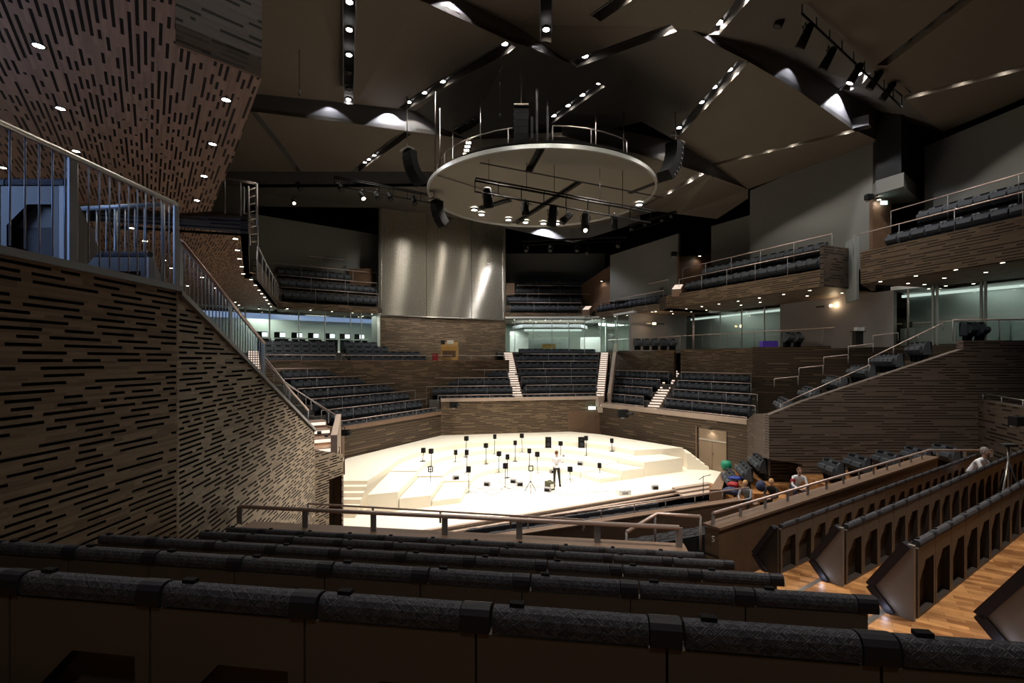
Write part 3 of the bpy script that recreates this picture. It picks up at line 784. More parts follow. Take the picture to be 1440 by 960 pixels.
# ---------------------------------------------------------------- seats register
SEATS = []
SEATW = 0.57
def seatrow(block, row, P, u, face, sL, sR, z, n=None, near=False, gap=None):
    """seats standing on the line P + s*u, backs on the line, facing 'face'"""
    cnt = n or max(1, round(abs(sR - sL) / SEATW)); w_ = (sR - sL) / cnt
    rz = math.atan2(face[1], face[0]) - math.pi / 2
    for i in range(cnt):
        s = sL + w_ * (i + .5)
        x, y = P[0] + u[0] * s, P[1] + u[1] * s
        SEATS.append(dict(p=(x, y, z), rz=rz, block=block, row=row, w=abs(w_), near=near, tilt=0))
RAILN = [0]
def terrace(block, O, u, n, p, r, z0, rows, railh=1.0, tier=True, seatoff=.86, matf='floor_grey', tmat='slat_dark', every=2.2, rr=.024, zmin=-9):
    """rows: (k, seat px L, seat px R, rail px L, rail px R or None)"""
    for (k, a, b, ra, rb) in rows:
        zf = z0 + r * k - railh
        Q = (O[0] + n[0] * (k * p + seatoff), O[1] + n[1] * (k * p + seatoff))
        sa, sb = LP(a, Q, u), LP(b, Q, u)
        rown = ORD[k] + ' row up'
        seatrow(block, rown, Q, u, (-n[0], -n[1]), sa, sb, zf)
        if tier:
            T0 = (O[0] + n[0] * (k * p + .04), O[1] + n[1] * (k * p + .04)); T1 = (O[0] + n[0] * ((k + 1) * p + .04), O[1] + n[1] * ((k + 1) * p + .04))
            e = .25
            s0, s1 = min(sa, sb) - e, max(sa, sb) + e
            q = lambda T, s: (T[0] + u[0] * s, T[1] + u[1] * s)
            struct(MB().prism([q(T0, s0), q(T0, s1), q(T1, s1), q(T1, s0)], max(zmin, zf - r - .25), zf).build('floor_terrace', matf))
        if ra:
            T = (O[0] + n[0] * (k * p + .1), O[1] + n[1] * (k * p + .1))
            s0, s1 = LP(ra, T, u), LP(rb, T, u)
            RAILN[0] += 1
            railing('row_rail', 'thin rail before the %s, %s' % (rown, block),
                    [(T[0] + u[0] * s0, T[1] + u[1] * s0, z0 + r * k), (T[0] + u[0] * s1, T[1] + u[1] * s1, z0 + r * k)], railh - .02, every, rr, .014, mat='rail_bronze', group='thin rails along the terrace rows')
uL, nL = (.465, .885), (-.885, .465)
terrace('left terrace', LN, uL, nL, 1.04, .555, 3.1, seatoff=.55, rows=[(0, 476, 606, 473, 614), (1, 458, 588, 452, 600), (2, 440, 570, 437, 584), (3, 424, 556, 419, 560), (4, 408, 520, 400, 520), (5, 394, 478, 385, 474)])
uC = unit(R2[0] - L_[0], R2[1] - L_[1]); nC = (-uC[1], uC[0])
terrace('narrow block left of centre', L_, uC, nC, 1.0, .58, 3.9, [(0, 619, 723, 616, 724), (1, 608, 720, 600, 726), (2, 607, 717, 607, 717), (3, 644, 713, 648, 714), (4, 684, 711, None, None)])
terrace('central terrace', L_, uC, nC, 1.0, .60, 3.9, [(0, 740, 838, 735, 845), (1, 736, 838, 740, 838), (2, 733, 838, 733, 838), (3, 730, 839, 729, 840), (4, 726, 840, 725, 840), (5, 723, 841, 735, 842), (6, 729, 836, None, None)])
uR = ur; nR = (-ur[1], ur[0])
if nR[0] < 0: nR = (-nR[0], -nR[1])
terrace('block right of the centre stairs', R2, uR, nR, 1.05, .57, 3.25, [(0, 862, 900, 851, 905), (1, 861, 905, 854, 905), (2, 860, 917, 855, 917), (3, 860, 928, 855, 928), (4, 858, 945, 857, 940)])
terrace('right terrace', R2, uR, nR, 1.05, .57, 3.25, [(0, 925, 1040, 924, 1050), (1, 938, 1057, 936, 1062), (2, 948, 1058, 947, 1065), (3, 954, 1056, 953, 1056), (4, 957, 1056, 958, 1056)])
# upper left block behind its parapet
UA = (-14.7, 30.8); uU = unit(.865, .5); nU = (-uU[1], uU[0])
pU = lambda px, off=0: onl(px, (UA[0] + nU[0] * off, UA[1] + nU[1] * off), uU)
struct(wallseg(pU(372), pU(716), 1.5, 6.32, 'wall_left_gallery', 'slat_far'), 'brown timber wall between the left terraces and the upper gallery', 'wall')
ledge(pU(372), pU(716), 6.30, 6.38, 'trim_11', 'ledge_wood', .03, .28)
terrace('upper left block, left part', UA, uU, nU, 1.0, .37, 6.72, [(0, 374, 472, 373, 472), (1, 372, 472, None, None), (2, 371, 471, None, None), (3, 370, 470, None, None)], .42 + .5, rr=.03)
terrace('upper left block, right part', UA, uU, nU, 1.0, .37, 6.72, [(0, 492, 598, 480, 606), (1, 488, 590, None, None), (2, 486, 545, None, None), (3, 483, 530, None, None)], .42 + .5, rr=.03)
# walls behind right blocks
WR = lambda px, off: onl(px, (R2[0] + nR[0] * off, R2[1] + nR[1] * off), uR)
struct(wallseg(WR(857, 5.5), WR(948, 5.5), 2, 7.2, 'wall_right_gallery', 'slat_far'), 'brown timber wall above the block right of the centre stairs', 'wall')
struct(wallseg(WR(957, 5.5), WR(1058, 5.5), 2, 7.2, 'wall_right_gallery', 'slat_far'), 'brown timber wall above the right terrace', 'wall')
wr2 = WR(1058, 5.5); wr3 = (23.0, 25.0)
struct(wallseg(wr2, wr3, 1, 7.25, 'wall_right_gallery', 'slat_line'), 'long ribbed timber wall behind the sloping right seats', 'wall')
struct(wallseg(WR(947, 7.0), WR(958, 6.5), 2, 7.2, 'wall_right_gallery', 'void'))  # black sheet coloured as the shade in the dark gap
# upper level floors
struct(MB().prism([WR(850, 5.7), WR(1058, 5.7), (23.1, 25.2), (33, 25), (33, 52), (6, 52)], 6.95, 7.15).build('floor_upper_right', 'floor_grey'))
pc = lambda px, off: onl(px, (L_[0] + nC[0] * off, L_[1] + nC[1] * off), uC)
struct(MB().prism([pc(700, 7.2), pc(858, 7.2), (9.5, 52), (-3, 52)], 6.9, 7.1).build('floor_upper_centre', 'floor_grey'))
UB = lambda px, off: onl(px, (UA[0] + nU[0] * off, UA[1] + nU[1] * off), uU)
struct(MB().prism([UB(350, 4.1), UB(540, 4.1), (-8, 48), (-24, 42)], 6.7, 6.95).build('floor_upper_left', 'floor_grey'))

# big right wall with sloping top
BW = [(10.45, 20.0), (18.4, 20.0)]
u_ = lambda px: ((px - 720) / 680 * 20.0, 20.0)
struct(wallseg(u_(1076), u_(1122), [2.35, 2.16], [4.16, 4.70], 'wall_right', 'slat_grey', .3))
struct(wallseg(u_(1122), u_(1345), 1.2, [4.70, 6.85], 'wall_right', 'slat_grey', .3), 'large ribbed timber wall with a sloping top at the right', 'wall')
struct(wallseg(u_(1345), u_(1372), 1.2, 7.2, 'wall_right', 'slat_grey', .3))
struct(wallseg(u_(1372), (34, 20), 1.2, 7.2, 'wall_right', 'slat_grey', .3))
struct(MB().prism([u_(1076), (11.0, 20.3), (13.1, 26.3), RN, (12.6, 25.2)], [2.35, 2.3, 1.0, 1.0, 1.4], [4.16, 4.16, 3.16, 3.16, 3.6]).build('wall_right_corner', 'slat_grey'), 'short ribbed timber corner beside the stage door wall', 'wall')
struct(wallseg((10.9, 20.7), (19, 20.7), -.6, 2.6, 'wall_right_base', 'slat_dark', .3))
struct(wallseg((19.1, 19.95), (17.3, 15.6), 1.0, [4.8, 4.7], 'wall_right_side', 'slat_dark', .4))
struct(wallseg((17.3, 15.6), (20, 12), 1.0, 4.6, 'wall_right_side', 'slat_dark', .4))
railing('stair_railing', 'thin rail on the dark side wall at far right', [(19.1, 19.6, 5.05), (17.4, 15.7, 4.95)], .3, 1.5, .025)
# sloping top: seats behind the big wall
for k in range(6):
    x = 11.95 + 1.17 * k; zt = 4.62 + .51 * k
    struct(MB().prism([(x - .85, 20.35), (x + .32, 20.35), (x + 1.6, 23.6), (x + .45, 23.8)], zt - 2.0, zt - .88).build('floor_terrace', 'slat_dark'))
    seatrow('sloping block above the big right wall', ORD[k] + ' row up', (x, 20.5), (.36, .933), (-.933, .36), 0, 2.85 if k < 5 else 1.7, zt - .85)
    if k: railing('row_rail', 'short pale rail beside the %s of the sloping right seats' % (ORD[k] + ' row'), [(x - .7, 22.9, zt + .38), (x + .25, 22.6, zt + .5)], .4, 1, .02, .014, mat='rail_bronze', group='short rails on the sloping right block')
railing('stair_railing', 'long sloping pale rail over the seats behind the big right wall', [(11.2, 20.15, 4.55), (14.9, 20.15, 6.2)], .3, 1.3, .022, mat='rail_bronze')
railing('stair_railing', 'upper sloping pale rail near the right end of the big wall', [(14.9, 20.2, 6.45), (18.0, 20.2, 7.95)], .3, 1.3, .022, mat='rail_bronze')
railing('gallery_railing', 'long rail along the upper right gallery edge', [WR(855, 5.6) + (8.2,), WR(1058, 5.6) + (8.25,), (22.6, 25.0, 8.4), (26, 22.5, 8.4)], 1.05, 2.0, .03, mat='rail_bronze')
railing('gallery_railing', 'rail along the upper right edge above the big wall', [u_(1340) + (8.05,), (24, 20, 8.1)], .85, 1.9, .03, mat='rail_bronze')
o = MB().prism([u_(1345), (24, 20), (24, 20.03), (u_(1345)[0], 20.03)], 7.2, 8.0).build('glass_screen', 'glass_rail'); tag(o, 'clear glass guard under the rail above the big right wall', 'glass guard')

# ---------------------------------------------------------------- lit stairs
def stair_px(lb, bl, br, db, tl, tr, dt, zb_, zt_, n):
    P0 = (((bl + br) / 2 - 720) / 680 * db, db); P1 = (((tl + tr) / 2 - 720) / 680 * dt, dt)
    return steps('staircase', lb, P0, P1, (br - bl) / 680 * db, zb_, zt_, n, 'ledge_pale' if n > 5 else 'ledge_wood', 'step_glow', zb=-5)
stair_px('glowing stairs left of the central terrace', 723, 738, 35.6, 708, 720, 42.2, 2.95, 7.05, 24)
stair_px('glowing stairs right of the central terrace', 836, 848.5, 36.2, 845, 856, 42.5, 2.9, 7.05, 24)
stair_px('glowing diagonal stairs between the two right blocks', 903, 921, 33.6, 945, 957, 39.0, 2.5, 5.55, 18)
stair_px('glowing stairs behind the head of the left wall', 351, 366, 30.2, 348, 363, 32.4, 5.8, 7.0, 8)
stair_px('small glowing stairs splitting the upper left block', 475, 487, 35.0, 473, 485, 38.5, 5.9, 7.1, 7)
stair_px('small lit stairs at the end of the centre balcony', 819, 829, 42.2, 823, 834, 44.5, 10.75, 11.3, 4)
stair_px('small lit stairs at the end of the right balcony', 945, 958, 33.4, 949, 962, 35.4, 11.25, 11.85, 4)
struct(MB().prism([(7.2, 36.4), (7.45, 36.5), (9.3, 42.5), (9.0, 42.6)], [2.9, 2.9, 7.1, 7.1], [3.9, 3.9, 7.9, 7.9]).build('trim_stair_side', 'ledge_pale'))
# stairwell by the small doorway
steps('staircase', 'lit stairs inside the opening above the small doorway', (-6.3, 16.0), (-8.3, 19.2), 1.5, 2.9, 4.0, 5, 'ledge_wood', 'step_glow', zb=-5)
for i, (px, py) in enumerate(((449, 610), (459, 614), (468, 617))):
    p = W(px, py, 17.0 + i * .4)
    downlight(p, '%s small warm lamp beside the stairs over the small doorway' % ORD[i], 'warm lamps by the left stairs', .06, 'lens_small', 8, 140, .8, col=(1, .75, .45))
struct(wallseg((-5.6, 15.5), (-7.6, 21.5), 0, 4.0, 'wall_left_stairwell', 'ledge_pale', .2))
struct(slopebar((-10.8, 25.2), (-9.2, 25.9), 3.2, 2.75, .3, .3, 'trim_12', 'ledge_wood'))
railing('stair_railing', 'pale rail sloping down at the near corner of the left terrace', [W(402.7, 540, 23), W(471.5, 583, 24.5), W(470.5, 621, 24.5)], .5, 1.6, .03, mat='rail_bronze')
railing('stair_railing', 'second thin rail on the stairs beside the left terrace', [W(372, 501, 24), W(400, 536, 24), W(462, 580, 23)], .5, 1.8, .022, mat='steel')

# ---------------------------------------------------------------- organ front and upper walls
OA, OB = (-10.75, 38.9), (-.58, 43.7); uO = unit(OB[0] - OA[0], OB[1] - OA[1]); LO = math.hypot(OB[0] - OA[0], OB[1] - OA[1])
org = thing('organ_screen', 'tall shimmering metal screen hanging on the back wall above the timber', 'screen', (OA[0], OA[1], 10.0))
m = MB()
K = 30
for i in range(K):      # gently bowed sheet
    s0, s1 = LO * i / K, LO * (i + 1) / K
    f = lambda s: -0.25 * math.sin(math.pi * s / LO) * 1.0
    def PP(s, z, e=0): return (OA[0] + uO[0] * s - uO[1] * (-(f(s)) * -1 + e), OA[1] + uO[1] * s + uO[0] * (-(f(s)) * -1 + e), z)
    m.face([PP(s0, 10.02), PP(s1, 10.02), PP(s1, 18.62), PP(s0, 18.62)], [(s0, 0), (s1, 0), (s1, 8.6), (s0, 8.6)], True)
    m.face([PP(s0, 10.02, .15), PP(s1, 10.02, .15), PP(s1, 18.62, .15), PP(s0, 18.62, .15)], None, True)
    m.face([PP(s0, 10.02), PP(s1, 10.02), PP(s1, 10.02, .15), PP(s0, 10.02, .15)])
for s in (0, LO): m.face([PP(s, 10.02), PP(s, 18.62), PP(s, 18.62, .15), PP(s, 10.02, .15)])
child(m.build('metal_sheet', 'organ_metal'), org)
child(MB().tube([PP(0, 9.98, -.03), PP(LO / 2, 9.98, -.03), PP(LO, 9.98, -.03)], .06, 8).build('bottom_bar', 'steel'), org)
for s in (3.9, 7.9): child(MB().box((PP(s, 14)[0], PP(s, 14)[1] - .01, 14.3), (.03, .03, 8.5)).build('seam', 'dark_metal'), org)
struct(wallseg(OA, OB, 6.2, 9.95, 'wall_organ', 'slat_far', .4), 'brown timber wall directly under the metal screen', 'wall')
struct(wallseg((OA[0], OA[1] + .5), (OB[0], OB[1] + .5), 10, 19.5, 'wall_organ', 'void', .3))
struct(wallseg((OA[0] - .05, OA[1]), (OA[0] - .6, OA[1] + .2), 6.2, 10.0, 'wall_organ', 'grey_wall', .2))
# small organ console
oc = thing('organ_console', 'small golden wooden console with a white sheet on the upper gallery', 'organ console', W(632, 508, 36.9))
c0 = oc.location; c0.z = 6.35
child(MB().box((c0.x, c0.y + .2, 6.9), (1.25, .75, 1.0)).build('cabinet', 'gold_wood'), oc)
child(MB().box((c0.x, c0.y - .22, 6.85), (1.0, .03, .5)).build('keyboard', 'wood_brown'), oc)
child(MB().prism([(c0.x - .62, c0.y - .3), (c0.x + .62, c0.y - .3), (c0.x + .62, c0.y + .5), (c0.x - .62, c0.y + .5)], 7.4, [7.46, 7.46, 7.8, 7.8]).build('lid', 'gold_wood'), oc)
child(MB().box((c0.x + .05, c0.y + .1, 7.75), (.5, .02, .32)).build('music_sheet', 'white_paint'), oc)
child(MB().box((c0.x - .5, c0.y + .1, 7.75), (.3, .2, .3)).build('box', 'dark_metal'), oc)
railing('gallery_railing', 'thin rail on the upper gallery wall left of the centre stairs', [pU(606) + (6.75,), pU(714) + (6.75,)], .4, 1.8, .022, .014, mat='rail_bronze')
rb = W(612, 503, 36.0); o = MB().prism([(rb.x - .22, rb.y), (rb.x + .22, rb.y), (rb.x + .18, rb.y + .3), (rb.x - .18, rb.y + .3)], 6.35, [6.9, 6.85, 6.75, 6.8]).build('folded_cloth', 'red_cloth')
tag(o, 'small red cloth bundle left of the golden console', 'cloth')

# ---------------------------------------------------------------- balconies
def fascia(A, B, z0, z1, mat='slat_far', depth=7.0, lb=None):
    u = unit(B[0] - A[0], B[1] - A[1]); n = (-u[1], u[0]); mid = ((A[0] + B[0]) / 2 - CEN[0], (A[1] + B[1]) / 2 - CEN[1])
    if n[0] * mid[0] + n[1] * mid[1] < 0: n = (-n[0], -n[1])
    o = struct(wallseg(A, B, z0, z1, 'wall_balcony', mat, .25), lb, 'balcony front' if lb else None)
    m = MB(); pl_ = [A, B, (B[0] + n[0] * depth, B[1] + n[1] * depth), (A[0] + n[0] * depth, A[1] + n[1] * depth)]
    if sum(pl_[i][0] * pl_[(i + 1) % 4][1] - pl_[(i + 1) % 4][0] * pl_[i][1] for i in range(4)) < 0: pl_ = pl_[::-1]
    sofuv(m, [(x, y, z0) for x, y in pl_][::-1]); m.face([(x, y, z0 + .3) for x, y in pl_])
    struct(m.build('ceiling_balcony_soffit', 'soffit_far'))
    return u, n
slatmat('soffit_far', (0.11, 0.075, 0.05), (0.2, 0.14, 0.095), (0.02, 0.014, 0.01), 0.14, 0.4, 1.2, 0.9)
# left-back balcony
uB, nB = fascia(LBa, LBb, 10.05, 10.55, lb='timber balcony front left of the metal screen')
def bal(block, A, u, n, p, r, z0, rows): terrace(block, A, u, n, p, r, z0, rows, 1.08, True, .8, matf='slat_dark', rr=.026, zmin=10.12)
bal('left back balcony', LBa, uB, nB, 1.0, 1.0, 11.6, [(0, 398, 529, 395, 532), (1, 393, 528, 386, 530), (2, 389, 492, 384, 530), (3, 385, 486, 377, 487)])
bw = W(505, 380, 39.5); struct(MB().box((bw.x, bw.y + .3, 13.2), (1.9, .2, 1.4)).build('trim_13', 'wood_brown'))
struct(wallseg((LBa[0] - .05, LBa[1]), (LBa[0] - 2.2, LBa[1] + 4.5), 10.05, 12.5, 'trim_14', 'slat_dark', .2))
struct(wallseg((-22, 33.5), (-8, 44.5), 9.9, 17.2, 'wall_left_back', 'grey_wall', .3), 'dim grey wall behind the left back balcony', 'wall')
# centre-back balcony
CBa, CBb = (-.9, 43.6), (7.3, 44.0)
uB, nB = fascia(CBa, CBb, 10.1, 10.68, lb='timber balcony front right of the metal screen')
bal('centre back balcony', CBa, uB, nB, 1.0, .93, 11.6, [(0, 717, 812, 717, 818), (1, 714, 817, 712, 832), (2, 724, 818, 727, 818), (3, 738, 817, None, None)])
struct(wallseg((-2, 49.5), (9.5, 49.5), 10, 17.3, 'wall_back_upper', 'grey_wall', .3), 'dim grey wall behind the centre back balcony', 'wall')
pb_ = W(705, 405, 45.2); struct(MB().box((pb_.x + .8, pb_.y, 13.0), (.9, .3, 1.1)).build('trim_15', 'wood_brown'))
# right-back balcony
RBa, RBb = (7.3, 44.0), (11.0, 36.0)
uB, nB = fascia(RBa, RBb, 10.1, 10.65, lb='short timber balcony front between the two small lit stairs')
bal('short balcony between the lit stairs', RBa, uB, nB, 1.0, .95, 11.55, [(0, 843, 929, 845, 933), (1, 862, 938, 858, 940)])
# right balcony
QBa, QBb = (11.0, 34.5), (15.6, 24.5)
struct(wallseg(RBb, QBa, 10.1, 11.0, 'wall_balcony', 'slat_dark', .2))
uB, nB = fascia(QBa, QBb, 10.1, 10.98, lb='long timber balcony front over the right glass wall')
bal('long right balcony', QBa, uB, nB, 1.0, .95, 11.98, [(0, 968, 1157, 955, 1160), (1, 992, 1165, 960, 1170)])
struct(wallseg((15.6, 24.5), (17.6, 25.4), 10.1, 12.2, 'wall_balcony', 'slat_dark', .2))
# far right balcony
FBa, FBb = (16.95, 23.5), (20.3, 13.0)
fdir = unit(FBb[0] - FBa[0], FBb[1] - FBa[1])
FBa = (( 1210 - 720) / 680 * 23.5, 23.5)
FBb = ((1440 - 720) / 680 * 17.6, 17.6)
FBe = (FBa[0] + (FBb[0] - FBa[0]) * 1.9, FBa[1] + (FBb[1] - FBa[1]) * 1.9)
uB, nB = fascia(FBa, FBe, 10.1, 11.65, lb='deep timber balcony front at the far right', depth=6)
bal('far right balcony', FBa, uB, nB, 1.0, .98, 12.55, [(0, 1252, 1520, 1200, 1560), (1, 1296, 1540, 1253, 1560)])
struct(wallseg((16.95, 23.5), (19.3, 26.0), 10.1, 11.65, 'wall_balcony', 'slat_far', .2))
# curtain-like grey strip between the two right balconies
struct(wallseg((17.65, 25.6), (17.1, 24.0), 9.4, 12.6, 'wall_right_curtain', 'curtain', .1), 'pale grey strip hanging between the two right balconies', 'wall')
# grey upper walls
gw1, gw2 = (15.6, 31.7), (18.75, 24.95)
struct(wallseg(gw1, gw2, 11.2, [17.5, 17.9], 'wall_right_upper', 'grey_wall', .3), 'large plain grey wall above the long right balcony', 'wall')
a_ = W(858, 412, 41.5); b_ = W(954, 402, 36.8)
struct(wallseg((a_.x, a_.y), (b_.x, b_.y), 11.4, [EYE + 147 * 41.5 / 680, EYE + 178 * 36.8 / 680], 'wall_right_back_upper', 'grey_wall', .3), 'plain grey panel wall above the short balcony', 'wall')
a_ = W(1000, 370, 36.0); b_ = W(1056, 350, 33.0)
struct(wallseg((a_.x, a_.y), (b_.x, b_.y), 11.4, [EYE + 188 * 36 / 680, EYE + 204 * 33 / 680], 'wall_right_upper', 'grey_wall', .3))
a_ = W(818, 400, 46); b_ = W(858, 372, 43)
struct(wallseg((a_.x, a_.y), (b_.x, b_.y), 10.2, [13.6, 14.8], 'wall_back_upper', 'wood_brown', .2))
a_ = W(955, 400, 36.6); b_ = W(1000, 385, 38)
struct(wallseg((a_.x, a_.y), (b_.x, b_.y), 10.8, [EYE + 145 * 36.6 / 680, EYE + 150 * 38 / 680], 'wall_right_upper', 'wood_brown', .2))
a_ = W(1300, 240, 24.5); b_ = W(1460, 190, 20)
struct(wallseg((a_.x, a_.y), (a_.x + (b_.x - a_.x) * 2, a_.y + (b_.y - a_.y) * 2), 10.2, 17.2, 'wall_far_right_upper', 'grey_wall', .3), 'dim grey wall behind the far right balcony', 'wall')
# control booth box beside the large grey wall
bx = thing('projection_box', 'pale boxed booth sticking out high beside the large grey wall', 'booth', W(1232, 273, 24.4))
p0, p1, p2 = W(1232, 273, 24.3), W(1271, 262, 23.2), W(1296, 262, 25.4)
zz0, zz1 = p0.z, p0.z + .68
child(MB().prism([(p0.x, p0.y), (p1.x, p1.y), (p2.x, p2.y), (p0.x + 1.0, p0.y + 2)], zz0, zz1).build('parapet', 'grey_wall'), bx)
child(MB().prism([(p0.x + .1, p0.y + .12), (p1.x, p1.y + .15), (p2.x, p2.y + .1), (p0.x + 1.0, p0.y + 2)], zz1, zz1 + 3.2).build('dark_opening', 'void'), bx)
struct(wallseg((p0.x + .1, p0.y + .6), (p0.x + 1.2, p0.y + .8), 11.6, zz0, 'wall_right_upper', 'wood_brown', .2))
struct(wallseg((20.0, 27.0), (26.0, 25.2), 10.1, 17.5, 'wall_right_upper', 'void', .2))
ex = W(1243, 285, 24.6); o = MB().box(ex, (.32, .05, .18)).build('exit_sign', 'exit_sign'); tag(o, 'small glowing turquoise exit sign under the pale booth', 'exit sign')
ex = W(857, 396, 43.5); o = MB().box(ex, (.35, .05, .2)).build('exit_sign', 'exit_sign'); tag(o, 'small glowing exit sign beside the stairs at the back balcony', 'exit sign')
ex = rw(833, .1); exx = W(832.5, 573.5, 35.8); o = MB().box(exx, (.5, .06, .22)).build('exit_sign', 'exit_sign'); tag(o, 'small glowing exit sign high on the timber wall behind the stage', 'exit sign')

# ---------------------------------------------------------------- glass walls and foyers
def glasswall(name, pts, z0, z1, px_mull, lb):
    """pts plan polyline; one pane per mullion interval"""
    w_ = struct(thing(name, lb, 'glass wall', (pts[0][0], pts[0][1], z0)))
    for (A, B) in zip(pts, pts[1:]):
        u = unit(B[0] - A[0], B[1] - A[1])
        a = 720 + 680 * A[0] / A[1]; b = 720 + 680 * B[0] / B[1]
        xs = [a] + [x for x in px_mull if min(a, b) + 2 < x < max(a, b) - 2] + [b]
        for x0, x1 in zip(xs, xs[1:]):
            P, Q = onl(x0, A, u), onl(x1, A, u)
            n = (-u[1] * .02, u[0] * .02)
            child(MB().prism([(P[0] + u[0] * .012, P[1] + u[1] * .012), (Q[0] - u[0] * .012, Q[1] - u[1] * .012), (Q[0] - u[0] * .012 + n[0], Q[1] - u[1] * .012 + n[1]), (P[0] + u[0] * .012 + n[0], P[1] + u[1] * .012 + n[1])], z0, z1).build('pane', 'glass'), w_)
        for x in xs[1:-1]:
            P = onl(x, A, u); child(MB().box((P[0], P[1], (z0 + z1) / 2), (.05, .12, z1 - z0)).build('mullion', 'grey_green'), w_)
    return w_
lg0 = (-20.9, 32.0); lg1 = (-10.6, 38.1)
glasswall('window_1', [lg0, lg1], 6.9, 10.05, [345, 379, 420, 457, 493, 508], 'glass wall of the upper left foyer')
cg = [(-.56, 43.2), (7.6, 42.6), (9.3, 37.8)]
glasswall('window_2', cg, 7.05, 10.1, [724, 750, 776, 800, 822, 845, 868], 'glass wall of the foyer above the central terrace')
rg0, rg1 = (14.6, 40.5), (17.85, 32.2)
glasswall('window_3', [rg0, rg1], 7.15, 10.1, [1013, 1043, 1075], 'green tinted glass wall in the middle of the right gallery')
fg0, fg1 = (20.2, 25.6), (24.3, 19.6)
glasswall('window_4', [fg0, fg1], 7.15, 10.1, [1312, 1318, 1380, 1386], 'green tinted glass wall at the far right of the gallery')
def foyer(pts, z0, z1, nm, mat):
    for A, B in zip(pts, pts[1:]): struct(wallseg(A, B, z0, z1, nm, mat, .2))
# grey walls on the right gallery
struct(wallseg((9.3, 37.8), (14.6, 40.5), 7.1, 10.1, 'wall_gallery_grey', 'mauve_wall', .25), 'smooth grey wall left of the middle glass wall', 'wall')
struct(wallseg((17.85, 32.2), (20.2, 25.6), 7.1, 10.1, 'wall_gallery_grey', 'mauve_wall', .25), 'smooth grey wall between the two right glass walls', 'wall')
# foyers beyond the glass
foyer([(-26, 35.8), (-11.2, 44.2), (-10.6, 38.8)], 6.9, 10.1, 'wall_foyer', 'green_wall')
struct(MB().prism([(-24, 31.5), (-10.6, 38.4), (-10, 47), (-28, 38)], 10.1, 10.3).build('ceiling_foyer', 'white_paint'))
struct(MB().prism([(-3, 50), (-.6, 43.6), (8, 43.0), (9.6, 38.2), (14, 40.6), (12, 53)], 10.15, 10.3).build('ceiling_foyer', 'white_paint'))
foyer([(-1.5, 43.8), (-2.5, 52.3), (13.5, 52.3), (13.2, 42.5)], 7, 10.15, 'wall_foyer', 'green_wall')
foyer([(15.5, 44.0), (20.5, 31.9)], 7.1, 10.1, 'wall_foyer', 'grey_green')
foyer([(22.2, 27.2), (27.2, 19.4)], 7.1, 10.1, 'wall_foyer', 'grey_green')
struct(MB().prism([(14.5, 40.6), (17.9, 32.3), (20.6, 32), (15.5, 44.1)], 10.1, 10.3).build('ceiling_foyer', 'white_paint'))
struct(MB().prism([(20.2, 25.8), (24.4, 19.6), (27.3, 19.4), (22.3, 27.3)], 10.1, 10.3).build('ceiling_foyer', 'white_paint'))
def cove(A, B, z, lb, h=.14, mat='cove'):
    u = unit(B[0] - A[0], B[1] - A[1]); n = (-u[1] * .1, u[0] * .1)
    o = MB().prism([A, B, (B[0] + n[0], B[1] + n[1]), (A[0] + n[0], A[1] + n[1])], z - h, z).build('light_strip', mat)
    return tag(o, lb, 'light strip')
cove((15.9, 43.0), (20.35, 32.1), 10.05, 'glowing strip at the top of the middle right foyer wall')
cove((22.0, 27.3), (27.1, 19.4), 10.05, 'glowing strip at the top of the far right foyer wall')
cove((-24, 34.8), (-11.6, 42.6), 10.05, 'long pale bluish light band high in the left foyer', .45, 'window_blue')
cove((1.2, 47.8), (6.9, 47.8), 9.45, 'bright lit strip across the foyer above the central terrace', .2)
def arealight(loc, sx, sy, e, col, aim=None):
    ld = bpy.data.lights.new('lamp', 'AREA'); ld.shape = 'RECTANGLE'; ld.size = sx; ld.size_y = sy; ld.energy = e; ld.color = col
    o = bpy.data.objects.new('foyer_lamp', ld); COL.objects.link(o); o.location = loc
    if aim: o.rotation_euler = (Vector(aim) - Vector(loc)).normalized().to_track_quat('-Z', 'Y').to_euler()
    return o
arealight((-16, 38.5, 9.95), 10, 1.0, 330, (.98, 1, .95)); arealight((4, 46.5, 9.95), 8, 3, 1700, (.93, 1, .95)); arealight((17.5, 37.5, 9.95), 1.2, 6, 60, (.93, 1, .95), (17.5, 37.5, 0)); arealight((23.8, 22.8, 9.95), 1.2, 5, 55, (.93, 1, .97), (23.8, 22.8, 0))
# foyer dark bulkheads and counters seen through the centre glass
struct(MB().box((3.4, 49.6, 8.0), (5.0, .4, 1.3)).build('wall_foyer_block', 'grey_green'))
struct(MB().prism([(1.0, 45.5), (6.5, 45.5), (7.5, 48), (0, 48)], 9.45, 9.75).build('ceiling_foyer_panel', 'riser_paint'))
o = MB().box((3.6, 47.6, 7.75), (1.3, .1, .45)).build('lit_counter', 'gold_wood'); tag(o, 'small golden lit counter in the foyer above the central terrace', 'counter')
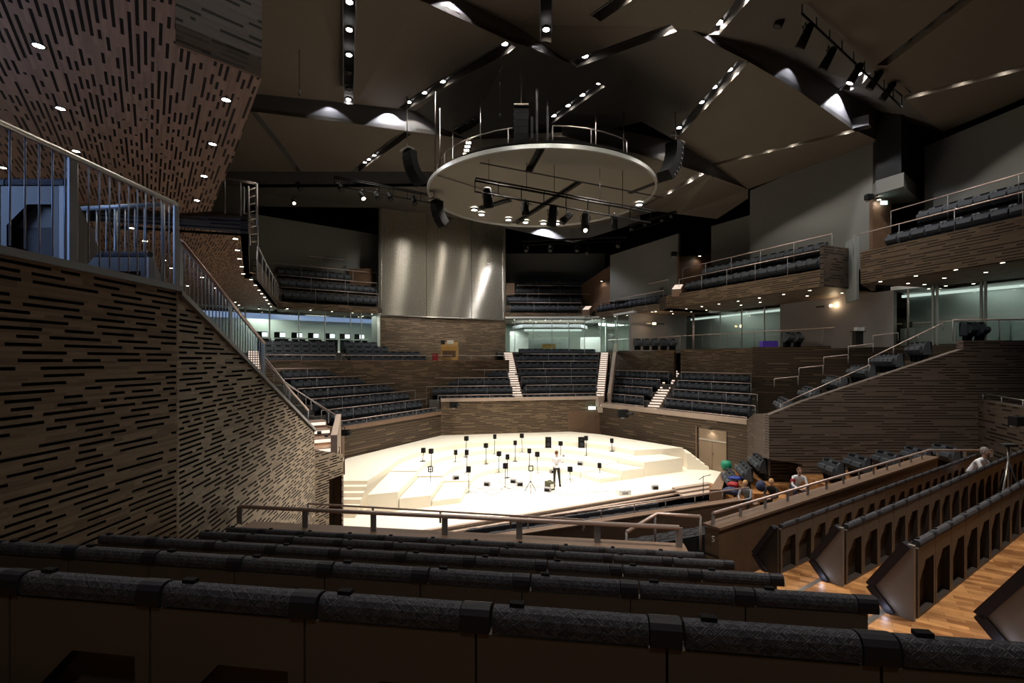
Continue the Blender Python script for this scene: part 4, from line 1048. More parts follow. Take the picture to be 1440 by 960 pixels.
# desks with screens
for i, px in enumerate((371, 396, 420, 443, 466, 487, 507.5)):
    P = onl(px, (lg0[0] + nU[0] * 1.2, lg0[1] + nU[1] * 1.2), unit(lg1[0] - lg0[0], lg1[1] - lg0[1]))
    t = thing('service_desk', '%s white topped desk with a screen behind the left glass wall, counted from the left' % ORD[i], 'desk', (P[0], P[1], 6.95), math.atan2(.5, .865), 'desks in the upper left foyer')
    MB().box((0, 0, 1.05), (1.1, .5, .06)).build('desk_top', 'white_paint', t)
    MB().box((0, .05, .5), (.9, .35, 1.0)).build('desk_base', 'dark_metal', t)
    MB().box((-.12, 0, 1.3), (.75, .12, .42)).build('monitor', 'black', t)
    MB().box((.06, -.075, 1.3), (.36, .02, .32)).build('screen', 'screen', t)
    downlight((P[0] - .8, P[1] + 1.9, 10.0), '%s small ceiling lamp over the desks behind the left glass' % ORD[i], 'lamps over the foyer desks', .07, 'lens_small', 22, 100, .5)

# more of the foyer seen through the centre glass
for i, (x0, x1, y, z0, z1, mt) in enumerate(((-.2, 1.6, 47.5, 7.1, 9.2, 'white_paint'), (6.6, 8.6, 47.0, 7.1, 8.6, 'white_paint'), (8.8, 9.6, 45.5, 7.1, 10.1, 'grey_green'), (11.0, 12.4, 44.5, 7.1, 9.3, 'white_paint'))):
    struct(MB().box(((x0 + x1) / 2, y, (z0 + z1) / 2), (x1 - x0, .4, z1 - z0)).build('wall_foyer_block', mt))
for i in range(9):
    x = .4 + i * 1.05; downlight((x, 45.6 - .12 * i, 10.12), '%s small ceiling lamp in the foyer above the central terrace' % ORD[i], 'lamps in the central foyer', .07, 'lens_small', 0)
# ---------------------------------------------------------------- near rows (centre block)
ph = math.atan(.144); uN = (math.cos(ph), -math.sin(ph)); fN = (math.sin(ph), math.cos(ph))
NR = [(0.19, 1.45, 5.60, None), (.33, 2.57, 5.20, 1236), (.47, 3.70, 4.81, 1103), (.62, 4.83, 4.44, 1033), (.76, 5.96, 4.07, 990)]
ROWN = ['nearest row of the foreground seats', 'second nearest row of the foreground seats', 'third nearest row of the foreground seats', 'fourth foreground row from the camera', 'fifth foreground row, just behind the railing']
NEARROWS = []
for i, (x0, y0, zt, pe) in enumerate(NR):
    P = (x0, y0)
    if pe: s1 = LP(pe, P, uN) - .045
    else: s1 = LP(938, P, uN) + 3 * SEATW
    xl = -4.1
    n = int((s1 - (xl - x0) / uN[0]) / SEATW)
    if i in (2, 3, 4): n = round((s1 - LP((108, 252, 288)[i - 2], P, uN)) / SEATW)
    s0 = s1 - n * SEATW
    zf = zt - .82
    seatrow('FG', ROWN[i], P, uN, fN, s0, s1, zf, n=n, near=True)
    NEARROWS.append((P, uN, s0, s1, zf, i))
    q = lambda s, o: (P[0] + uN[0] * s + fN[0] * o, P[1] + uN[1] * s + fN[1] * o)
    oo = .78 if i < 4 else 1.4
    sl = (XW + .02 - x0) / uN[0]
    struct(MB().prism([q(sl, -.36), q(s1 + .09, -.36), q(s1 + .09, oo), q(sl, oo)], zf - 1.2, zf).build('floor_tier', 'parquet'))
# back floor under the camera
struct(MB().prism([(XW, -1.2), (4.2, -1.2), (3.0, .75), (XW, 1.9)], 4.0, 5.16).build('floor_tier', 'parquet'))
# ---------------------------------------------------------------- right block rows seen from behind
uQ = (.832, .555); fQ = (-.555, .832)
RR = [('A', (4.62, 8.37), 3.50, 20, 'row nearest the brown parapet in the right block'), ('B', (4.72, 6.87), 4.01, 20, 'middle row of the right block'), ('C', (4.45, 5.33), 4.35, 15, 'row of the right block at the lower right'), ('D', (4.42, 3.98), 4.71, 2, 'row cut off by the right edge')]
for i, (k, P, zt, n, nm) in enumerate(RR):
    zf = zt - .82
    seatrow('RB', nm, P, uQ, fQ, .06, .06 + n * SEATW, zf, n=n, near=True)
    s1 = .06 + n * SEATW
    q = lambda s, o: (P[0] + uQ[0] * s + fQ[0] * o, P[1] + uQ[1] * s + fQ[1] * o)
    front = .30
    nx = RR[i + 1][1] if i < 3 else (P[0] + .6, P[1] - 1.3)
    off = (nx[0] - P[0]) * fQ[0] + (nx[1] - P[1]) * fQ[1]
    back = off + front
    sl = (2.12 - P[0]) / uQ[0] + i * .05
    struct(MB().prism([q(sl, back), q(s1 + 4, back), q(s1 + 4, front + .0), q(sl, front + .0)], zf - 1.3, zf - i * .001).build('floor_tier', 'parquet'))
    if i > 0: struct(MB().prism([q(sl + .5, front - .05), q(.35, front - .05), q(.35, front + .012), q(sl + .5, front + .012)], zf - .03, zf + .006).build('trim_nosing', 'steel'))
    # end panel
    t = thing('row_end_panel', 'chevron shaped end panel with dark edging at the %s' % ['row nearest the brown parapet', 'middle row of the right block', 'row at the lower right', 'right edge of the view'][i], 'seat end panel', (P[0], P[1], zf), math.atan2(uQ[1], uQ[0]), 'end panels of the right block rows')
    prof = [(0, 0), (.20, 0), (.41, .25), (.06, .83), (0, .83)]
    MB().extr(prof, lambda w_, a, b: (w_, a, b), -.05, .0).build('panel', 'shell_pale' if i else 'dark_metal', t)
    ed = MB()
    for (a, b), (c, d) in zip(prof[1:], prof[2:4]):
        ln = math.hypot(c - a, d - b); nn = ((d - b) / ln * .042, -(c - a) / ln * .042)
        ed.extr([(a - nn[0], b - nn[1]), (a + nn[0], b + nn[1]), (c + nn[0], d + nn[1]), (c - nn[0], d - nn[1])], lambda w_, a_, b_: (w_, a_, b_), -.085, .03)
    ed.build('edging', 'leather', t)
    lamp = MB().box((-.06, .24, .03), (.02, .06, .03)).build('floor_lamp', 'screen' if i else 'dark_metal', t)
    if i:
        ld = bpy.data.lights.new('lamp', 'POINT'); ld.energy = .35; ld.color = (.75, .8, 1); ld.shadow_soft_size = .03
        l = bpy.data.objects.new('lamp', ld); COL.objects.link(l); l.parent = t; l.location = (-.13, .24, .06)
# front parapet of the right block
PP0 = (3.99, 9.32); q = lambda s, o: (PP0[0] + uQ[0] * s + fQ[0] * o, PP0[1] + uQ[1] * s + fQ[1] * o)
struct(MB().prism([q(0, 0), q(12.3, 0), q(12.3, .22), q(0, .22)], 1.0, 3.12).build('wall_parapet_right', 'wood_brown'), 'brown timber parapet in front of the right block', 'parapet')
struct(MB().prism([q(-.02, -.03), q(12.3, -.03), q(12.3, .34), q(-.02, .34)], 3.12, 3.17).build('trim_16', 'ledge_wood'))
struct(MB().prism([q(-.01, 0), q(0, 0), q(0, .3), q(-.01, .3)], 1.0, 3.1).build('trim_17', 'slat_far'))
r0, r1_, r2_ = q(.05, .16), q(12.0, .16), q(12.6, -.6)
railing('parapet_railing', 'long pale rail running along the brown parapet of the right block', [r0 + (3.40,), r1_ + (3.40,), (r1_[0] + 2.2, r1_[1] + .1, 3.38)], .23, .92, .03, mat='rail_bronze', flat=2)
struct(MB().prism([q(0, .3), q(12.3, .3), q(12.3, 3.2), q(0, 3.2)], .0, .8).build('floor_side_aisle', 'floor_grey'))
def letter_s(c, h, nm):
    pts = [(.4, .42), (.25, .5), (-.1, .5), (-.38, .38), (-.38, .16), (-.1, .03), (.15, -.04), (.38, -.18), (.38, -.38), (.1, -.5), (-.25, -.5), (-.4, -.42)]
    u = Vector((fQ[0], fQ[1], 0))
    o = MB().tube([Vector(c) - u * a * h * .6 + Vector((0, 0, b * h)) for a, b in pts], h * .07, 6).build('row_letter', 'white_paint')
    return tag(o, nm, 'sign')
letter_s((q(-.04, .10)[0], q(-.04, .10)[1], 2.93), .10, 'small pale letter S on the end of the brown parapet')
# centre parapet of the foreground block
PC = (.88, 6.9); qc = lambda s, o: (PC[0] + uN[0] * s + fN[0] * o, PC[1] + uN[1] * s + fN[1] * o)
sR_, sL_ = LP(966, PC, uN), LP(338, PC, uN)
struct(MB().prism([qc(sL_, 0), qc(sR_, 0), qc(sR_, .25), qc(sL_, .25)], 2.0, 3.70).build('wall_parapet_front', 'wood_brown'), 'low brown timber parapet in front of the foreground rows', 'parapet')
struct(MB().prism([qc(sL_ - .02, -.03), qc(sR_ + .02, -.03), qc(sR_ + .02, .32), qc(sL_ - .02, .32)], 3.70, 3.75).build('trim_18', 'ledge_wood'))
a_, b_ = qc(LP(337, qc(0, .16), uN), .16), qc(LP(955, qc(0, .16), uN), .16)
railing('parapet_railing', 'round bronze rail with grey posts on the parapet before the foreground seats', [a_ + (4.03,), b_ + (4.03,)], .28, 1.12, .034, mat='rail_bronze', flat=2)
a_, b_ = qc(sL_ + .4, 1.25), qc(sR_ - 1.4, 1.25)
railing('parapet_railing', 'thinner lower rail just beyond the foreground parapet', [a_ + (3.78,), b_ + (3.72,)], .2, 1.3, .018, mat='rail_bronze')
p0, p1, p2, p3 = W(881, 748, 8.4), W(924, 722, 8.9), W(985, 726, 8.6), W(986, 775, 8.6)
railing('stair_railing', 'bent bronze stair rail between the two parapets', [p0, p1, p2], .6, 1.0, .032, mat='rail_bronze')
# lower block between the parapets and the stage
MA = (4.3, 16.2); uM = unit(4.05, 1.7); fM = (-uM[1], uM[0]); qm = lambda s, o, A=MA: (A[0] + uM[0] * s + fM[0] * o, A[1] + uM[1] * s + fM[1] * o)
struct(MB().prism([qm(-6, 0), qm(4.6, 0), qm(4.6, .3), qm(-6, .3)], -1, 1.15).build('wall_parapet_low', 'wood_brown'))
struct(MB().prism([qm(-6, -.03), qm(4.6, -.03), qm(4.6, .30), qm(-6, .30)], 1.15, 1.2).build('trim_19', 'ledge_wood'))
railing('parapet_railing', 'pale rail along the low parapet in front of the stage seats', [qm(-4, .3) + (1.5,), qm(5.3, .3) + (1.52,)], .3, 1.25, .03, mat='rail_bronze')
for k in range(3):
    P = qm(-5.2 + k * .1, 1.35 + k * 1.0)
    n = (17, 17, 15)[k]
    z = -.55
    seatrow('LOWF', ['row just beyond the low parapet below the stage', 'middle row of the lowest seats', 'front row right before the stage'][k], P, uM, fM, 0, n * SEATW, -.3 - .15 * k, n=n)
struct(MB().prism([qm(-9, .6), qm(9, .6), qm(9, 5.2), qm(-9, 5.2)], -1, -.6).build('floor_stalls', 'floor_grey'))
for k in range(4):
    P = (4.2 + .1 * k - 2.6, 11.1 + 1.05 * k)
    z = 1.0 - .36 * k
    n = 10
    seatrow('LOWB', ORD[k] + ' low row down between the two brown parapets', P, uM, fM, 0, n * SEATW, z, n=n)
    struct(MB().prism([(P[0] - uM[0] * .6 - fM[0] * .3, P[1] - uM[1] * .6 - fM[1] * .3), (P[0] + uM[0] * 7 - fM[0] * .3, P[1] + uM[1] * 7 - fM[1] * .3), (P[0] + uM[0] * 7 + fM[0] * .75, P[1] + uM[1] * 7 + fM[1] * .75), (P[0] - uM[0] * .6 + fM[0] * .75, P[1] - uM[1] * .6 + fM[1] * .75)], z - .8, z).build('floor_tier', 'floor_grey'))
# rail and pink edge of the stage front
for k, (z, o_) in enumerate(((.03, 0), (-.12, -.16), (-.27, -.32))):
    a_, b_ = (-6 + .0, 16.75), (9.9, 24.85); un = unit(15.9, 8.1); nn = (-un[1], un[0])
    struct(MB().prism([(a_[0] + nn[0] * (o_ - .12), a_[1] + nn[1] * (o_ - .12)), (b_[0] + nn[0] * (o_ - .12), b_[1] + nn[1] * (o_ - .12)), (b_[0] + nn[0] * (o_ + .05), b_[1] + nn[1] * (o_ + .05)), (a_[0] + nn[0] * (o_ + .05), a_[1] + nn[1] * (o_ + .05))], z - .06, z).build('trim_stage_edge', 'ledge_pale'))
t = thing('stage_apron_steps', 'pinkish wooden steps at the right front corner of the stage', 'steps', W(975, 695, 23.0))
for k in range(3):
    c = W(965 + 6 * k, 682 + 5 * k, 23.9 - .5 * k)
    child(MB().box((c.x + .3, c.y, c.z - .05), (2.4, .3, .1), .45).build('step', 'ledge_pale'), t)
# side block right of the stage: leaning row ends, brown barrier, side seats
bar_a, bar_b = W(1019, 655, 24.6), W(998, 688, 20.5)
tag(MB().prism([(bar_a.x, bar_a.y), (bar_a.x + .25, bar_a.y), (bar_b.x + .5, bar_b.y), (bar_b.x, bar_b.y)], -.4, [bar_a.z + .0, bar_a.z, bar_b.z, bar_b.z]).build('barrier', 'ledge_wood'), 'brown barrier wall sloping down at the right corner of the stage', 'barrier')
for k in range(3):
    P = W(1038 + 24 * k, 700, 20.6 - .2 * k)
    seatrow('SIDE', ['first', 'second', 'third'][k] + ' short row behind the brown barrier', (P.x, 20.6), (0.25, .968), (-.968, .25), 0, 1.75, .55 + .35 * k, n=3)
    struct(MB().box((P.x + .25, 21.4, .05 + .35 * k), (1.1, 3, 1.0)).build('floor_side', 'parquet'))
for k in range(5):
    px = (1166, 1202, 1242, 1283, 1322)[k]; P = W(px, 640, 18.6)
    z = (1.75, 1.92, 2.05, 2.2, 2.3)[k]
    seatrow('SIDE2', ORD[k] + ' leaning row end before the big right wall', (P.x, 17.7), (0.1, .995), (-.995, .1), 0, 1.15, z, n=2)
    struct(MB().box((P.x + .05, 18.4, z - .5), (1.15, 2.6, 1.0)).build('floor_side', 'parquet'))

# ---------------------------------------------------------------- seat models
def seat_parts():
    w2 = SEATW / 2 - .004
    P = {}
    RP = [(-.008, .785), (.055, .785), (.066, .80), (.066, .828), (.058, .842), (.045, .85), (.02, .852), (.005, .846), (-.005, .83), (-.010, .81)]
    m = MB()      # rear shell with sloping-headed recess
    z1 = .775
    out = [(-w2, 0), (w2, 0), (w2, z1), (-w2, z1)]
    iw = w2 - .055
    F_ = lambda a, b, y: (a, y, b)
    pen = [(-iw, .03), (iw, .03), (iw, .60), (-iw + .20, .60), (-iw, .40)]
    for pl_ in ([(-w2, 0), (w2, 0), (w2, .03), (-w2, .03)], [(-w2, .60), (w2, .60), (w2, z1), (-w2, z1)], [(iw, .03), (w2, .03), (w2, .60), (iw, .60)], [(-w2, .03), (-iw, .03), (-iw, .60), (-w2, .60)], [(-iw, .40), (-iw + .20, .60), (-iw, .60)]):
        m.face([F_(a, b, 0) for a, b in pl_])
    P['back_shell'] = (m, 'seat_shell')
    m.face([F_(-w2, z1, 0), F_(w2, z1, 0), F_(w2, z1, .05), F_(-w2, z1, .05)])
    m.face([F_(-w2, z1, .05), F_(w2, z1, .05), F_(w2, 0, .12), F_(-w2, 0, .12)])
    for s in (-w2, w2): m.face([F_(s, 0, 0), F_(s, z1, 0), F_(s, z1, .05), F_(s, 0, .12)])
    m = MB().face([F_(a, b, .084) for a, b in pen])
    for k in range(5):
        p_, q_ = pen[k], pen[(k + 1) % 5]
        m.face([F_(*p_, .001), F_(*q_, .001), F_(*q_, .084), F_(*p_, .084)])
    P['recess_panel'] = (m, 'seat_recess')  # recess floor and sides coloured near black for their shade
    m = MB(); r = .042
    m = MB(); m.tube([(-w2 + .008, .03, .818), (-w2 + .02, .03, .818), (w2 - .105, .03, .818), (w2 - .093, .03, .818)], [r - .008, r, r, r - .008], 16)
    m = MB().extr(RP, lambda w_, a, b: (w_, a, b), -w2 + .048, w2 - .048)
    P['headrest'] = (m, 'fabric_weave')
    m = MB().tube([(w2 - .083, .03, .816), (w2 - .078, .03, .816), (w2 - .003, .03, .816), (w2, .03, .816)], [r - .008, r - .001, r - .001, r - .006], 16)
    m = MB().extr([(a_ + (.003 if a_ > .05 else -.003), b_ + (.003 if b_ > .81 else -.003)) for a_, b_ in RP], lambda w_, a, b: (w_, a, b), w2 - .044, w2 + .046)
    P['armrest_pad'] = (m, 'leather')
    m = MB().extr([(.055, .775), (.085, .775), (.235, .49), (.15, .40)], lambda w_, a, b: (w_, a, b), -w2 + .05, w2 - .05)
    P['backrest'] = (m, 'fabric')
    m = MB().extr([(.24, .44), (.33, .43), (.40, .66), (.35, .80), (.28, .80)], lambda w_, a, b: (w_, a, b), -w2 + .06, w2 - .06)
    m2 = MB().extr([(.15, .30), (.29, .21), (.35, .28), (.24, .50), (.17, .48)], lambda w_, a, b: (w_, a, b), -w2 + .06, w2 - .06)
    P['seat_cushion'] = (m2, 'fabric')
    m = MB().extr([(.04, .0), (.16, .0), (.36, .25), (.30, .36), (.06, .76)], lambda w_, a, b: (w_, a, b), w2 - .04, w2)
    P['side_panel'] = (m, 'dark_metal')
    m = MB().box((-w2 + .12, .035, .858), (.045, .024, .013))
    P['number_clip'] = (m, 'black')
    return P
SP = {k: v[0].mesh(k, v[1]) for k, v in seat_parts().items()}
# far seats: one mesh, seen mostly from the front
def far_seat():
    w2 = SEATW / 2 - .012
    m = MB()
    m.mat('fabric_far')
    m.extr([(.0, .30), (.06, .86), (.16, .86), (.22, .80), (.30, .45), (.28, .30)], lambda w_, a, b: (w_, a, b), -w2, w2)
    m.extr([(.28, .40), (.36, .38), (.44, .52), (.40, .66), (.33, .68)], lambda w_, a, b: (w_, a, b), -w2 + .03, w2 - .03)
    m.mat('black')
    m.extr([(.05, 0), (.18, 0), (.25, .36), (.12, .40)], lambda w_, a, b: (w_, a, b), -w2 + .04, -w2 + .09)
    m.extr([(.05, 0), (.18, 0), (.25, .36), (.12, .40)], lambda w_, a, b: (w_, a, b), w2 - .09, w2 - .04)
    m.box((0, .13, .16), (2 * w2, .04, .32))  # added black panel, stands for the shade under the seat
    m.box((0, .19, .835), (.30, .09, .05))
    m.mat('leather'); m.box((0, -.006, .55), (2 * w2, .012, .58)); m.box((0, .07, .868), (2 * w2, .13, .016))  # dark shell back and top plate, blackened as if in shade
    return m
FS = far_seat(); FSM = FS.mesh('auditorium_seat')
# group seats by row and order from the left of the view
rows_ = {}
for s in SEATS: rows_.setdefault((s['block'], s['row']), []).append(s)
for key, lst in rows_.items():
    lst.sort(key=lambda s: s['p'][0] / s['p'][1])
    for i, s in enumerate(lst): s['i'] = i; s['n'] = len(lst)
BN = {'FG': '', 'RB': '', 'LOWF': '', 'LOWB': '', 'SIDE': '', 'SIDE2': ''}
def inview(s):
    x, y, z = s['p']
    px = CX + F * x / y; py = HY - F * (z + .7 - EYE) / y
    return -30 < px < 1480 and -30 < py < 990
for s in SEATS: s['rank'] = math.hypot(*s['p'][:2]) + (0 if inview(s) else 1000)
SEATS.sort(key=lambda s: s['rank'])
PARTY = ['back_shell', 'recess_panel', 'headrest', 'armrest_pad', 'backrest', 'seat_cushion', 'side_panel', 'number_clip']
stuff = MB()
for idx, s in enumerate(SEATS):
    if idx < 300 and s['rank'] < 1000 or s['near']:
        b = s['block']
        pos = ORD[s['i']] if s['i'] < len(ORD) else 'far'
        rowtxt = s['row'] if b in BN else '%s, %s' % (s['row'], b)
        lb = 'dark seat %s from left, %s' % (pos, rowtxt)
        grp = 'seats in the ' + rowtxt
        if s['near']:
            t = thing('auditorium_seat', lb, 'seat', s['p'], s['rz'], grp)
            for k in PARTY:
                o = bpy.data.objects.new(k, SP[k]); COL.objects.link(o); o.parent = t
            t.scale = (s['w'] / SEATW, 1, 1)
        else:
            o = bpy.data.objects.new('auditorium_seat', FSM); COL.objects.link(o)
            o.location = s['p']; o.rotation_euler = (0, 0, s['rz']); o.scale = (s['w'] / SEATW, 1, 1)
            tag(o, lb, 'seat', grp)
    else:
        c_, s_ = math.cos(s['rz']), math.sin(s['rz']); k = s['w'] / SEATW
        for f, mi, uvv in zip(FS.f, FS.mi, FS.uv):
            stuff.mat(FS.mats[mi])
            stuff.face([(s['p'][0] + c_ * FS.v[j][0] * k - s_ * FS.v[j][1], s['p'][1] + s_ * FS.v[j][0] * k + c_ * FS.v[j][1], s['p'][2] + FS.v[j][2]) for j in f], uvv)
tag(stuff.build('auditorium_seats', weld=False), 'remaining dark seats on the far terraces and balconies', 'seats', 'distant terrace and balcony seats', 'stuff')
print('SEATS', len(SEATS))
# ---------------------------------------------------------------- hanging disc
DC = Vector((1.45, 24.6, 14.75)); DR = 5.62
disc = thing('canopy_disc', 'large round pale acoustic canopy hanging over the stage', 'canopy', DC)
def dpt(px, py, z=14.75): p = Z(px, py, z); return (p.x, p.y)
NSEG = 96
circ = [(DC.x + DR * math.cos(2 * math.pi * i / NSEG), DC.y + DR * math.sin(2 * math.pi * i / NSEG)) for i in range(NSEG)]
def clip(poly, a, b, keep):      # keep the side of line a->b
    out = []
    sd = lambda p: ((b[0] - a[0]) * (p[1] - a[1]) - (b[1] - a[1]) * (p[0] - a[0])) * keep
    for i in range(len(poly)):
        p, q_ = poly[i], poly[(i + 1) % len(poly)]; s0, s1 = sd(p), sd(q_)
        if s0 >= 0: out.append(p)
        if (s0 >= 0) != (s1 >= 0):
            t_ = s0 / (s0 - s1); out.append((p[0] + (q_[0] - p[0]) * t_, p[1] + (q_[1] - p[1]) * t_))
    return out
# main split lines seen on the underside
cA, cB = dpt(675, 230), dpt(930, 276)      # long seam
seg_mid = cA
def plate(poly, z, th, nm='panel', mt='disc_white'):
    if len(poly) < 3: return
    child(MB().prism(poly, z, z + th).build(nm, mt), disc)
rear = clip(circ, cA, cB, -1); front = clip(circ, cA, cB, 1)
g0, g1 = dpt(762, 206), dpt(738, 250)        # dark radial gap
uu = unit(g1[0] - g0[0], g1[1] - g0[1]); nn_ = (-uu[1] * .16, uu[0] * .16)
def split(poly, a, b, wd):
    uu = unit(b[0] - a[0], b[1] - a[1]); n_ = (-uu[1] * wd, uu[0] * wd)
    return clip(poly, (a[0] + n_[0], a[1] + n_[1]), (b[0] + n_[0], b[1] + n_[1]), 1), clip(poly, (a[0] - n_[0], a[1] - n_[1]), (b[0] - n_[0], b[1] - n_[1]), -1)
sideA = front if sum(p[1] for p in front) / len(front) < sum(p[1] for p in rear) / len(rear) else rear
sideB = rear if sideA is front else front
a1, a2 = split(sideA, g0, g1, .17)
for p_ in (a1, a2): plate(p_, DC.z - .02, .14)
h0, h1 = dpt(807, 262), dpt(757, 294)
b1_, b2_ = split(sideB, h0, h1, .22)
plate(b1_, DC.z + .05, .14); plate(b2_, DC.z + .05, .14)
child(MB().prism([(p[0] * .97 + DC.x * .03, p[1] * .97 + DC.y * .03) for p in circ], DC.z + .28, DC.z + .34).build('backing', 'void'), disc)
rim = MB()
for i in range(NSEG):
    p, q_ = circ[i], circ[(i + 1) % NSEG]; e = 1.012
    P_ = lambda p, z, e=1.0: (DC.x + (p[0] - DC.x) * e, DC.y + (p[1] - DC.y) * e, DC.z + z)
    rim.face([P_(p, -.05, e), P_(q_, -.05, e), P_(q_, .12, e), P_(p, .12, e)], None, True)
    rim.face([P_(p, -.05, .995), P_(q_, -.05, .995), P_(q_, .12, .995), P_(p, .12, .995)], None, True)
    rim.face([P_(p, -.05, e), P_(q_, -.05, e), P_(q_, -.05, .995), P_(p, -.05, .995)]); rim.face([P_(p, .12, e), P_(q_, .12, e), P_(q_, .12, .995), P_(p, .12, .995)])
child(rim.build('rim', 'disc_edge'), disc)
for (a, b, wd) in (((613, 245), (748, 287), .025), ((675, 228), (932, 277), .055)):
    p, q_ = dpt(*a), dpt(*b); u = unit(q_[0] - p[0], q_[1] - p[1]); n_ = (-u[1] * wd, u[0] * wd)
    child(MB().prism([(p[0] - n_[0], p[1] - n_[1]), (q_[0] - n_[0], q_[1] - n_[1]), (q_[0] + n_[0], q_[1] + n_[1]), (p[0] + n_[0], p[1] + n_[1])], DC.z - .035, DC.z - .018).build('seam', 'void'), disc)
for (a, b, wd) in (((717, 281), (675, 293), .2), ((923, 256), (885, 271), .14)):
    p, q_ = dpt(*a), dpt(*b); u = unit(q_[0] - p[0], q_[1] - p[1]); n_ = (-u[1] * wd, u[0] * wd)
    child(MB().prism([(p[0] - n_[0], p[1] - n_[1]), (q_[0] - n_[0], q_[1] - n_[1]), (q_[0] + n_[0], q_[1] + n_[1]), (p[0] + n_[0], p[1] + n_[1])], DC.z - .04, DC.z - .02).build('dark_slot', 'void'), disc)
# guard rail on the disc and hanging rods
ra = []
for i in range(0, 25): t_ = math.radians(150 - i * 10); ra.append((DC.x + 5.1 * math.cos(t_), DC.y + 5.1 * math.sin(t_), DC.z + 1.15))
child(MB().tube([(DC.x + 5.2 * math.cos(math.radians(a)), DC.y + 5.2 * math.sin(math.radians(a)), DC.z + 1.05) for a in range(190, 262, 8)], .025, 6).build('guard_rail', 'steel'), disc)
child(MB().tube([(DC.x + 5.2 * math.cos(math.radians(a)), DC.y + 5.2 * math.sin(math.radians(a)), DC.z + 1.05) for a in range(272, 318, 8)], .025, 6).build('guard_rail', 'steel'), disc)
for a in (190, 210, 230, 252, 272, 290, 312):
    x, y = DC.x + 5.2 * math.cos(math.radians(a)), DC.y + 5.2 * math.sin(math.radians(a))
    child(MB().tube([(x, y, DC.z), (x, y, DC.z + 1.05)], .025, 6).build('rail_post', 'steel'), disc)
for i, px in enumerate((612, 637, 676, 776, 838, 869, 877, 619)):
    d = 24.6 + (2 if i % 2 else -1.5); x = (px - 720) / 680 * d
    if math.hypot(x - DC.x, d - DC.y) > DR: d = 24.6; x = (px - 720) / 680 * d
    if math.hypot(x - DC.x, d - DC.y) > DR: continue
    child(MB().tube([(x, d, DC.z + .15), (x, d, 19.2)], .03, 6).build('hanging_rod', 'steel'), disc)
for px, py, dd, hh in ((755, 205, 20.5, 2.4), (770, 200, 21, 1.8), (748, 195, 20, .9)):
    p = W(px, py, dd); child(MB().box((p.x, p.y, p.z + hh / 2), (.09, .09, hh)).build('mast', 'dark_metal'), disc)
# lamps in the disc
for i, (px, py) in enumerate(((667, 295), (677, 301.5), (715, 309), (739, 312.5), (764, 314), (783, 314.5), (903, 288))):
    p = Z(px, py, DC.z - .08)
    v = Vector((p.x - DC.x, p.y - DC.y, 0));
    if v.length > DR - .18: v = v.normalized() * (DR - .18)
    downlight((DC.x + v.x, DC.y + v.y, DC.z - .10), '%s bright lamp under the rim of the round canopy' % ORD[i], 'lamps under the canopy rim', .16, 'lens', 420, 100, .5)
# ---------------------------------------------------------------- line arrays
def linearray(lb, p, n, w_, curve, rz, hang):
    t = thing('speaker_array', lb, 'loudspeaker array', p)
    R_ = Matrix.Rotation(rz, 3, 'Z'); pos = Vector((0, 0, 0)); ang = 0
    for i in range(n):
        h = .27; ca, sa = math.cos(ang), math.sin(ang)
        f = lambda x, y, z: Vector(p) + R_ @ (pos + Vector((x, y * ca - z * sa, y * sa + z * ca)))
        q8 = [f(x, y, z) for z in (-h, 0) for x, y in ((-w_ / 2, -.02), (w_ / 2, -.02), (w_ / 2 * .8, .45), (-w_ / 2 * .8, .45))]
        m = MB().mat('black'); m.hexa(q8[:4], q8[4:])
        m.mat('post_grey'); m.hexa([f(x, y, z) for x, y, z in ((-w_ / 2 - .02, .02, -.04), (-w_ / 2, .02, -.04), (-w_ / 2, .12, -.04), (-w_ / 2 - .02, .12, -.04))], [f(x, y, z) for x, y, z in ((-w_ / 2 - .02, .02, 0), (-w_ / 2, .02, 0), (-w_ / 2, .12, 0), (-w_ / 2 - .02, .12, 0))])
        child(m.build('cabinet', weld=False), t)
        pos = pos + Vector((0, sa * (h + .01), -ca * (h + .01))); ang += curve
    f0 = Vector(p)
    child(MB().box((f0.x, f0.y + .1, f0.z + .06), (w_, .4, .08), rz).build('frame', 'steel'), t)
    child(MB().tube([f0 + Vector((0, .1, .08)), f0 + Vector((0, .1, hang))], .03, 6).build('hanging_rod', 'steel'), t)
linearray('straight black line array hanging above the centre of the canopy', W(733, 150, 20.6), 8, .62, .03, 0, 3.0)
linearray('curved black line array hanging left of the canopy', W(572, 211, 25.5), 7, .75, .16, -.75, 3.4)
linearray('curved black line array hanging right of the canopy', W(951, 203, 22.5), 8, .75, .13, 2.3, 3.2)
linearray('small curved line array hanging below the left rim of the canopy', W(610, 281, 24.0), 5, .5, .2, -.75, 1.4)

# ---------------------------------------------------------------- lighting truss and stage lights
def stagelight(lb, p, aim, ln=.5, r=.13, lit=False, grp=None):
    t = thing('stage_light', lb, 'stage light', p, group=grp)
    p = Vector(p); d = (Vector(aim) - p).normalized()
    child(MB().tube([p + Vector((0, 0, .42)), p + Vector((0, 0, .30))], .03, 6).build('clamp', 'dark_metal'), t)
    a = d.cross(Vector((0, 0, 1)));
    if a.length < .1: a = Vector((1, 0, 0))
    a = a.normalized() * (r + .03)
    child(MB().tube([p + a, p + a + Vector((0, 0, .22)), p + Vector((0, 0, .32)), p - a + Vector((0, 0, .22)), p - a], .022, 6).build('yoke', 'dark_metal'), t)
    child(MB().tube([p - d * ln * .5, p - d * ln * .42, p + d * ln * .1, p + d * ln * .5], [r * .5, r * .85, r, r * 1.1], 12).build('lamp_housing', 'black'), t)
    child(MB().tube([p + d * ln * .5, p + d * (ln * .5 + .01)], r * .8, 12).build('lens', 'lens_small' if lit else 'dark_metal'), t)
    return t
